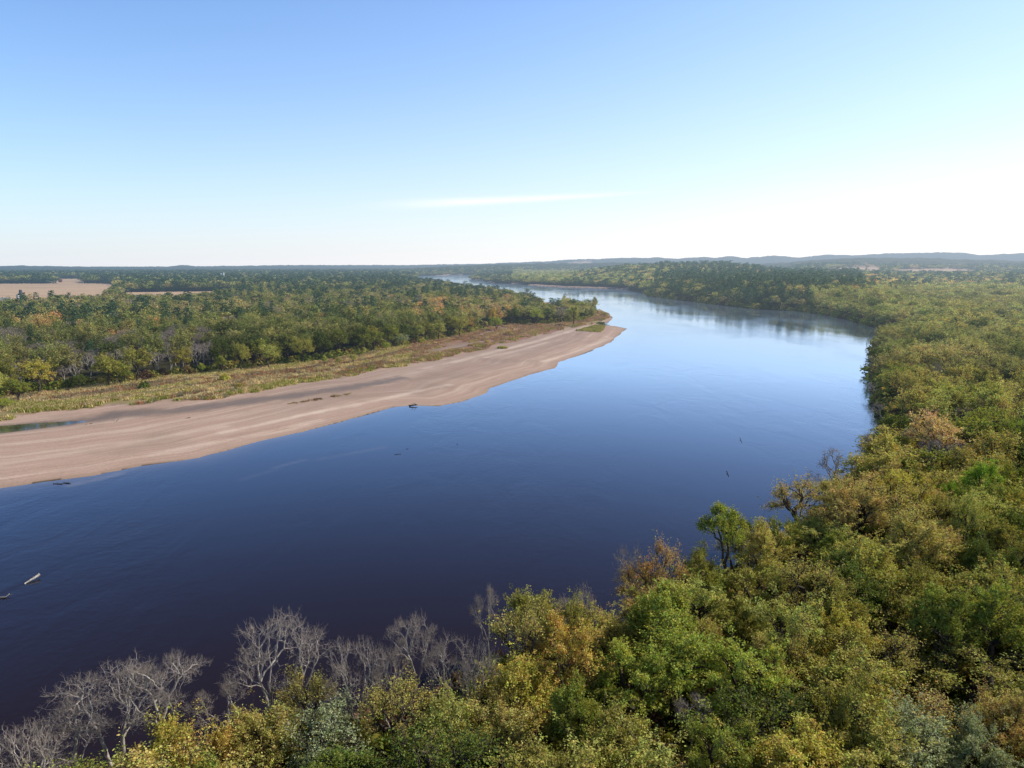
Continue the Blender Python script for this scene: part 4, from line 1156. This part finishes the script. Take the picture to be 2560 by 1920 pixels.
# ------------------------------------------------------------------ bushes one can count
def bush(px, py, R, Hh, tint, label, i):
    X, Y = P(px, py, 1.2); z = ground_z(X, Y)
    S, lv = bush_form(300 + i, 70, 22, 0.34, 0.26)
    root = bpy.data.objects.new('shrub', None); COL.objects.link(root); root.location = (X, Y, z - .05); root.scale = (R, R, Hh / 1.2)
    link('stems', limbs_mesh('shrub_stems', S), root); c = link('foliage', crown_mesh('shrub_foliage', lv, M_LEAF), root); c.color = col4(TINT[tint])
    tag(root, label, 'shrub', 'shrubs on the beach')
for i, a in enumerate([(360, 976, 1.9, 3.3, 'dark', 'dark green lone bush standing in the dry beach grass'),
                       (1257, 869, 3.2, 1.3, 'olive', 'low flat bush on pale sand in the middle of the beach'),
                       (1218, 857, 1.6, 1.6, 'tan', 'small brown shrub left of the low flat bush'),
                       (1275, 838, 2.0, 3.4, 'tan', 'wispy tan shrub on the reddish ground by the treeline'),
                       (562, 956, 2.2, 3.6, 'yellow', 'yellowish tall shrub in the beach grass below the treeline'),
                       (600, 972, 1.8, 2.2, 'khaki', 'khaki shrub in the grass near the sand edge'),
                       (1502, 806, 3.6, 1.6, 'dark', 'dark flat shrub at the notch by the sandbar tip'),
                       (470, 985, 1.6, 1.8, 'tan', 'brownish shrub among the grass left of the khaki shrub')]):
    bush(*a, i)

# ------------------------------------------------------------------ driftwood
def log(pts, r0, r1, mat, label, name='log', seed=0, stubs=3):
    rg = np.random.default_rng(seed)
    pts = [np.array(p, float) for p in pts]
    c0 = pts[0].copy(); S = []; m = 8
    path = []
    for k in range(m + 1):
        t = k / m * (len(pts) - 1); j = min(int(t), len(pts) - 2); f = t - j
        q = pts[j] * (1 - f) + pts[j + 1] * f
        q = q + np.array([rg.normal() * .08, rg.normal() * .08, rg.normal() * .03]); path.append(q - c0)
    for k in range(m):
        S.append((*path[k], *path[k + 1], r0 + (r1 - r0) * k / m, r0 + (r1 - r0) * (k + 1) / m))
    V1, F1 = tubes(S, 8)
    # end caps
    e = len(V1); capA = [list(range(0, 8))]; capB = [list(range(e - 8, e))]
    root = link(name, mesh_np(name, V1, [F1, np.array(capA), np.array(capB)], [mat], None, True)); root.location = c0
    T = []
    for k in range(stubs):
        q = path[int(rg.integers(2, m))]; d = rg.normal(size=3); d[2] = abs(d[2]) * 0.7 + .15
        d /= np.linalg.norm(d); T.append((*q, *(q + d * r0 * (4 + 4 * rg.random())), r0 * .35, r0 * .12))
    if T:
        V2, F2 = tubes(T, 5); link('branch_stub', mesh_np('branch_stub', V2, F2, [mat]), root)
    return tag(root, label, 'driftwood', 'driftwood in the river and on the sand')
def W(x, y, z): 
    a, b = P(x, y, z); return (a, b, z)
M_LOGP = bark_material('bleached_wood', (0.30, 0.27, 0.235), (0.50, 0.46, 0.41))
M_LOGD = bark_material('wet_wood', (0.022, 0.018, 0.015), (0.06, 0.05, 0.04))
M_LOGG = bark_material('grey_wood', (0.16, 0.14, 0.12), (0.30, 0.26, 0.23))
log([W(60, 1461, 0.02), W(78, 1449, 0.35), W(101, 1436, 0.62)], 0.10, 0.27, M_LOGP, 'pale bleached log sticking up from the dark water at left', seed=1)
log([W(-8, 1497, 0.05), W(12, 1494, 0.10), W(24, 1485, 0.35)], 0.16, 0.06, M_LOGG, 'grey half-sunk branch at the left picture edge below the pale log', seed=2)
log([W(132, 1209, 0.05), W(156, 1210, 0.1)], 0.13, 0.08, M_LOGD, 'thin dark stick in the shallows, left of two', seed=3)
log([W(160, 1207, 0.05), W(176, 1208, 0.15)], 0.15, 0.08, M_LOGD, 'thicker dark stick in the shallows, right of two', seed=4)
log([W(986, 1137, 0.02), W(1003, 1134, 0.08)], 0.08, 0.03, M_LOGD, 'dark branch floating in mid river below the sandbar', seed=5)
log([W(1015, 1123, 0.02), W(1020, 1122, 0.06)], 0.07, 0.03, M_LOGD, 'small dark branch floating beyond the longer mid-river one', seed=6, stubs=1)
log([W(1141, 1111, 0.02), W(1145, 1110, 0.06)], 0.07, 0.03, M_LOGD, 'tiny snag right of the mid-river branches', seed=7, stubs=1)
log([W(1024, 1014, 0.3), W(1033, 1013, 0.5), W(1044, 1011, 0.6)], 0.34, 0.10, M_LOGD, 'black stump with roots lying at the sandbar edge', name='stump', seed=8, stubs=4)
log([W(272, 1055, 0.45), W(302, 1056, 0.45)], 0.32, 0.18, M_LOGD, 'dark log lying on the sand beside the long pool', seed=9)
log([W(214, 1062, 0.35), W(224, 1060, 0.4)], 0.25, 0.12, M_LOGD, 'short dark log at the end of the long pool', seed=10)
log([W(458, 1048, 0.6), W(468, 1046, 0.8), W(477, 1044, 0.9)], 0.12, 0.2, M_LOGD, 'dark branch on the sand right of the pool logs', seed=11)
log([W(1882, 782, 0.05), W(1905, 784, 0.3)], 0.3, 0.12, M_LOGD, 'dark fallen tree in the water off the far pine bank', seed=12)
log([W(2189, 1030, 0.3), W(2205, 1032, 0.9)], 0.16, 0.10, M_LOGP, 'pale fallen log on the right bank edge', seed=13)
log([W(2178, 1012, 0.2), W(2200, 1018, 1.0)], 0.10, 0.07, M_LOGP, 'thin pale fallen branch just above the pale bank log', seed=14)
log([W(2155, 931, 0.2), W(2182, 934, 1.0)], 0.22, 0.14, M_LOGD, 'dark log jutting into the water from the right bank', seed=15)
log([W(1500, 810, 0.5), W(1524, 813, 0.6)], 0.5, 0.25, M_LOGG, 'long grey log on the sand at the sandbar tip', seed=16)

# ------------------------------------------------------------------ farm buildings far off
M_WHITE = plain('white_metal', (0.75, 0.76, 0.78)); M_ROOF = plain('grey_roof', (0.35, 0.36, 0.38)); M_CONC = plain('dark_concrete', (0.10, 0.11, 0.12)); M_DOOR = plain('door_brown', (0.14, 0.10, 0.08))
M_REDW = plain('barn_red', (0.28, 0.07, 0.05))
def box_faces(x0, x1, y0, y1, z0, z1):
    v = [(x, y, z) for z in (z0, z1) for y in (y0, y1) for x in (x0, x1)]
    return v, [(0, 2, 3, 1), (4, 5, 7, 6), (0, 1, 5, 4), (2, 6, 7, 3), (0, 4, 6, 2), (1, 3, 7, 5)]
def pymesh(name, v, f, mat):
    me = bpy.data.meshes.new(name); me.from_pydata([tuple(map(float, p)) for p in v], [], f); me.materials.append(mat); return me
def silo(px_, D_, R, Hh, matw, matr, label):
    X, Y = (px_ - 1280) / F * D_, D_; z = ground_z(X, Y)
    root = bpy.data.objects.new('silo', None); COL.objects.link(root); root.location = (X, Y, z)
    n = 20; v = []; f = []
    for zz in (0, Hh):
        for k in range(n): v.append((R * cos(2 * pi * k / n), R * sin(2 * pi * k / n), zz))
    for k in range(n): f.append((k, (k + 1) % n, n + (k + 1) % n, n + k))
    for j in range(1, 6):       # hoops
        zz = Hh * j / 6; b = len(v)
        for dz, rr in ((-.12, R + .05), (.12, R + .05)):
            for k in range(n): v.append((rr * cos(2 * pi * k / n), rr * sin(2 * pi * k / n), zz + dz))
        for k in range(n): f.append((b + k, b + (k + 1) % n, b + n + (k + 1) % n, b + n + k))
    link('wall', pymesh('silo_wall', v, f, matw), root)
    v = []; f = []
    for j in range(5):
        a = j / 5 * pi / 2
        for k in range(n): v.append((1.04 * R * cos(a) * cos(2 * pi * k / n), 1.04 * R * cos(a) * sin(2 * pi * k / n), Hh + 0.9 * R * sin(a)))
    v.append((0, 0, Hh + 0.9 * R))
    for j in range(4):
        for k in range(n): f.append((j * n + k, j * n + (k + 1) % n, (j + 1) * n + (k + 1) % n, (j + 1) * n + k))
    for k in range(n): f.append((4 * n + k, 4 * n + (k + 1) % n, 5 * n))
    link('roof', pymesh('silo_roof', v, f, matr), root)
    tag(root, label, 'silo', 'farm silos far off on the left')
def barn(px_, D_, w, d, hw, hr_, rot, matw, matr, label, cat='barn'):
    X, Y = (px_ - 1280) / F * D_, D_; z = ground_z(X, Y)
    root = bpy.data.objects.new('farm_building', None); COL.objects.link(root); root.location = (X, Y, z); root.rotation_euler = (0, 0, rot)
    v, f = box_faces(-w / 2, w / 2, -d / 2, d / 2, -0.5, hw)
    v += [(-w / 2, 0, hw + hr_), (w / 2, 0, hw + hr_)]
    f = [q for q in f if q != (4, 5, 7, 6)] + [(4, 8, 6), (5, 7, 9)]
    link('wall', pymesh('wall', v, f, matw), root)
    o_ = 0.6; t = 0.25
    v = []
    for zz in (0, t):
        v += [(-w / 2 - o_, -d / 2 - o_, hw - .3 + zz), (w / 2 + o_, -d / 2 - o_, hw - .3 + zz), (-w / 2 - o_, 0, hw + hr_ + .03 + zz), (w / 2 + o_, 0, hw + hr_ + .03 + zz),
              (-w / 2 - o_, d / 2 + o_, hw - .3 + zz), (w / 2 + o_, d / 2 + o_, hw - .3 + zz)]
    f = [(0, 1, 3, 2), (2, 3, 5, 4), (6, 8, 9, 7), (8, 10, 11, 9), (0, 6, 7, 1), (4, 5, 11, 10), (0, 2, 8, 6), (2, 4, 10, 8), (1, 7, 9, 3), (3, 9, 11, 5)]
    link('roof', pymesh('roof', v, f, matr), root)
    v, f = box_faces(-1.8, 1.8, -d / 2 - 0.08, -d / 2 - 0.01, 0, min(3.4, hw - .4)); link('door', pymesh('door', v, f, M_DOOR), root)
    tag(root, label, cat, 'farm buildings far off')
silo(60.5, 1000, 2.0, 21.5, M_CONC, M_CONC, 'dark tall silo standing before the tan field at far left')
silo(52, 985, 1.6, 16.5, M_WHITE, M_WHITE, 'shorter white silo left of the dark tall silo')
silo(560, 2500, 2.3, 26, M_WHITE, M_WHITE, 'left white tower of the pair above the far left woods')
silo(567, 2500, 2.3, 27, M_WHITE, M_WHITE, 'right white tower of the pair above the far left woods')
barn(113, 930, 9, 7, 8.5, 3, 0.3, M_WHITE, M_WHITE, 'small white farmhouse half hidden in trees right of the dark silo', 'house')
barn(20, 960, 16, 10, 10, 4, 0.1, M_WHITE, M_ROOF, 'low grey-roofed farm shed left of the white silo')
barn(2423, 3450, 13, 11, 9, 5, 0.5, M_WHITE, M_WHITE, 'white barn at the right end of the far right field')
barn(2470, 3450, 24, 10, 7, 4, 0.1, M_WHITE, M_WHITE, 'long white farm building right of the white barn')
barn(2301, 4050, 12, 9, 6, 3, 0.2, M_WHITE, M_WHITE, 'small white shed behind the far right field')
barn(2262, 4120, 20, 12, 12, 5, 0.1, M_ROOF, M_WHITE, 'pale farm barn among dark trees beyond the far right field')
barn(2282, 4150, 24, 12, 10, 5, -0.2, M_WHITE, M_ROOF, 'grey-roofed barn right of the pale farm barn')
barn(162, 2350, 9, 7, 6, 4, 0.2, M_REDW, M_REDW, 'tiny dark red shed on the small field behind the large left field')

# ------------------------------------------------------------------ birds
M_BIRD = plain('black_feathers', (0.015, 0.014, 0.016))
def bird(px_, py_, D_, roll, head, label):
    a, dy, dz = ray(px_, py_); t = D_ / dy
    loc = (a * t, D_, H_CAM + dz * t)
    v = []; f = []; n = 8
    prof = [(-0.30, .012, .01), (-0.22, .05, .018), (-0.10, .045, .05), (0.02, .062, .06), (0.12, .05, .05), (0.17, .032, .034), (0.215, .034, .036), (0.245, .018, .018), (0.29, .003, .003)]
    for (y, rx, rz) in prof:
        for k in range(n): v.append((rx * cos(2 * pi * k / n), y, rz * sin(2 * pi * k / n)))
    for j in range(len(prof) - 1):
        for k in range(n): f.append((j * n + k, j * n + (k + 1) % n, (j + 1) * n + (k + 1) % n, (j + 1) * n + k))
    for s in (-1, 1):
        b = len(v)
        W_ = [(0.03, 0.10, -0.09, .02), (0.22, 0.15, -0.10, .09), (0.40, 0.11, -0.11, .12), (0.55, 0.02, -0.10, .10), (0.62, -0.06, -0.13, .08)]
        for (x, y1, y0, z) in W_:
            v += [(s * x, y1, z + .006), (s * x, y0, z), (s * x, (y1 + y0) / 2, z + .018)]
        for j in range(len(W_) - 1):
            q = b + j * 3
            f += [(q, q + 2, q + 5, q + 3), (q + 2, q + 1, q + 4, q + 5), (q, q + 3, q + 4, q + 1)]
    o = link('bird', pymesh('bird', v, f, M_BIRD)); o.location = loc; o.rotation_euler = (0.2, roll, head); o.scale = (1.05,) * 3
    tag(o, label, 'bird', 'birds gliding over the river')
bird(1851, 1101, 150, 1.15, -0.6, 'black bird banking over the water, upper and right of two')
bird(1818, 1185, 130, 1.1, -0.8, 'black bird banking over the water, lower and left of two')

# ------------------------------------------------------------------ sky and sun
w = bpy.data.worlds.new('World'); SC.world = w; w.use_nodes = True
nt = w.node_tree; nt.nodes.clear()
sky = N(nt, 'ShaderNodeTexSky', sky_type='NISHITA'); sky.sun_disc = False
sky.sun_elevation = SUN_EL; sky.sun_rotation = SUN_AZ; sky.altitude = 100; sky.air_density = 1.0; sky.dust_density = 0.4; sky.ozone_density = 1.2
tc = N(nt, 'ShaderNodeTexCoord')
sp = N(nt, 'ShaderNodeSeparateXYZ'); nt.links.new(tc.outputs['Generated'], sp.inputs[0])
bg = N(nt, 'ShaderNodeBackground'); bg.inputs['Strength'].default_value = 0.15
# thin cloud: a long streak low over the horizon plus pale haze towards the sun side
az = math_(nt, 'ARCTAN2', sp.outputs['X'], sp.outputs['Y'])
el = math_(nt, 'ARCSINE', sp.outputs['Z'])
def lin(px_): return math.atan((px_ - 1280) / F)
cn = N(nt, 'ShaderNodeCombineXYZ'); nt.links.new(math_(nt, 'MULTIPLY', az, 6.0), cn.inputs[0]); nt.links.new(math_(nt, 'MULTIPLY', el, 60.0), cn.inputs[1])
nz = noise(nt, cn.outputs[0], 1.4, 6, 0.62, 0.4)
ctr = math_(nt, 'MULTIPLY_ADD', az, 0.045, 0.0850)          # line of the streak
dd = math_(nt, 'SUBTRACT', el, ctr)
dd = math_(nt, 'DIVIDE', dd, math_(nt, 'MULTIPLY_ADD', az, -0.012, 0.0042))
st = math_(nt, 'EXPONENT', math_(nt, 'MULTIPLY', math_(nt, 'MULTIPLY', dd, dd), -1.0))
a1 = math_(nt, 'DIVIDE', math_(nt, 'SUBTRACT', az, (lin(990) + lin(1590)) / 2), (lin(1590) - lin(990)) / 2 * 0.95)
a1 = math_(nt, 'EXPONENT', math_(nt, 'MULTIPLY', math_(nt, 'MULTIPLY', a1, a1), math_(nt, 'MULTIPLY', math_(nt, 'MULTIPLY', a1, a1), -1.0)))
st = math_(nt, 'MULTIPLY', math_(nt, 'MULTIPLY', st, a1), math_(nt, 'MULTIPLY_ADD', nz, 1.2, 0.25), clamp=True)
hb = math_(nt, 'SUBTRACT', math_(nt, 'MULTIPLY_ADD', az, 0.16, 0.055), el)
hb = math_(nt, 'MULTIPLY', hb, 22.0)
hb = math_(nt, 'ADD', hb, math_(nt, 'MULTIPLY_ADD', nz, 1.2, -0.6), clamp=True)
hb = math_(nt, 'MULTIPLY', hb, math_(nt, 'MULTIPLY_ADD', az, 1.5, 0.55, clamp=True), clamp=True)
# bright milky air low in the sky, thickest towards the sun
sunv = math_(nt, 'COSINE', math_(nt, 'SUBTRACT', az, SUN_AZ))
sunv = math_(nt, 'MULTIPLY_ADD', sunv, 0.5, 0.5, clamp=True)
ela = math_(nt, 'ABSOLUTE', el)
kk = math_(nt, 'MULTIPLY_ADD', sunv, -8.4, 12.4)
mk = math_(nt, 'EXPONENT', math_(nt, 'MULTIPLY', math_(nt, 'MULTIPLY', ela, kk), -1.0))
mk = math_(nt, 'MULTIPLY', mk, math_(nt, 'MULTIPLY_ADD', sunv, 0.1, 0.88), clamp=True)
milk = mixc(nt, sunv, (4.1, 4.8, 5.6), (8.0, 7.3, 7.1))
c = mixc(nt, 1.0, sky.outputs['Color'], (0.82, 1.10, 1.42), 'MULTIPLY')
upf = N(nt, 'ShaderNodeMapRange'); upf.interpolation_type = 'SMOOTHSTEP'; nt.links.new(el, upf.inputs[0]); upf.inputs[1].default_value = 0.30; upf.inputs[2].default_value = 0.80; upf.inputs[3].default_value = 1.0; upf.inputs[4].default_value = 0.22
vs = N(nt, 'ShaderNodeVectorMath', operation='SCALE'); nt.links.new(c, vs.inputs[0]); nt.links.new(upf.outputs[0], vs.inputs['Scale']); c = vs.outputs[0]
c = mixc(nt, mk, c, milk)
c = mixc(nt, math_(nt, 'MULTIPLY', hb, 0.35), c, (7.0, 7.2, 7.3))
c = mixc(nt, math_(nt, 'MULTIPLY', st, 0.9), c, (7.0, 7.2, 7.3))
nt.links.new(c, bg.inputs['Color'])
wo = N(nt, 'ShaderNodeOutputWorld'); nt.links.new(bg.outputs[0], wo.inputs['Surface'])
sd_ = bpy.data.lights.new('sun', 'SUN'); sd_.energy = 5.0; sd_.angle = radians(0.53); sd_.color = (1.0, 0.93, 0.80)
so = bpy.data.objects.new('sun', sd_); COL.objects.link(so)
so.rotation_euler = Vector((sin(SUN_AZ) * cos(SUN_EL), cos(SUN_AZ) * cos(SUN_EL), sin(SUN_EL))).to_track_quat('Z', 'Y').to_euler()

SC.view_settings.view_transform = 'Standard'; SC.view_settings.look = 'None'; SC.view_settings.exposure = 0
SC.render.engine = 'CYCLES'
cy = SC.cycles
cy.max_bounces = 4; cy.diffuse_bounces = 2; cy.glossy_bounces = 2; cy.transmission_bounces = 2; cy.transparent_max_bounces = 4
cy.caustics_reflective = False; cy.caustics_refractive = False; cy.sample_clamp_indirect = 4.0
cy.use_denoising = True
try: cy.denoiser = 'OPENIMAGEDENOISE'
except Exception: pass
cy.use_adaptive_sampling = True; cy.adaptive_threshold = 0.02
print('done', time.time() - T0)
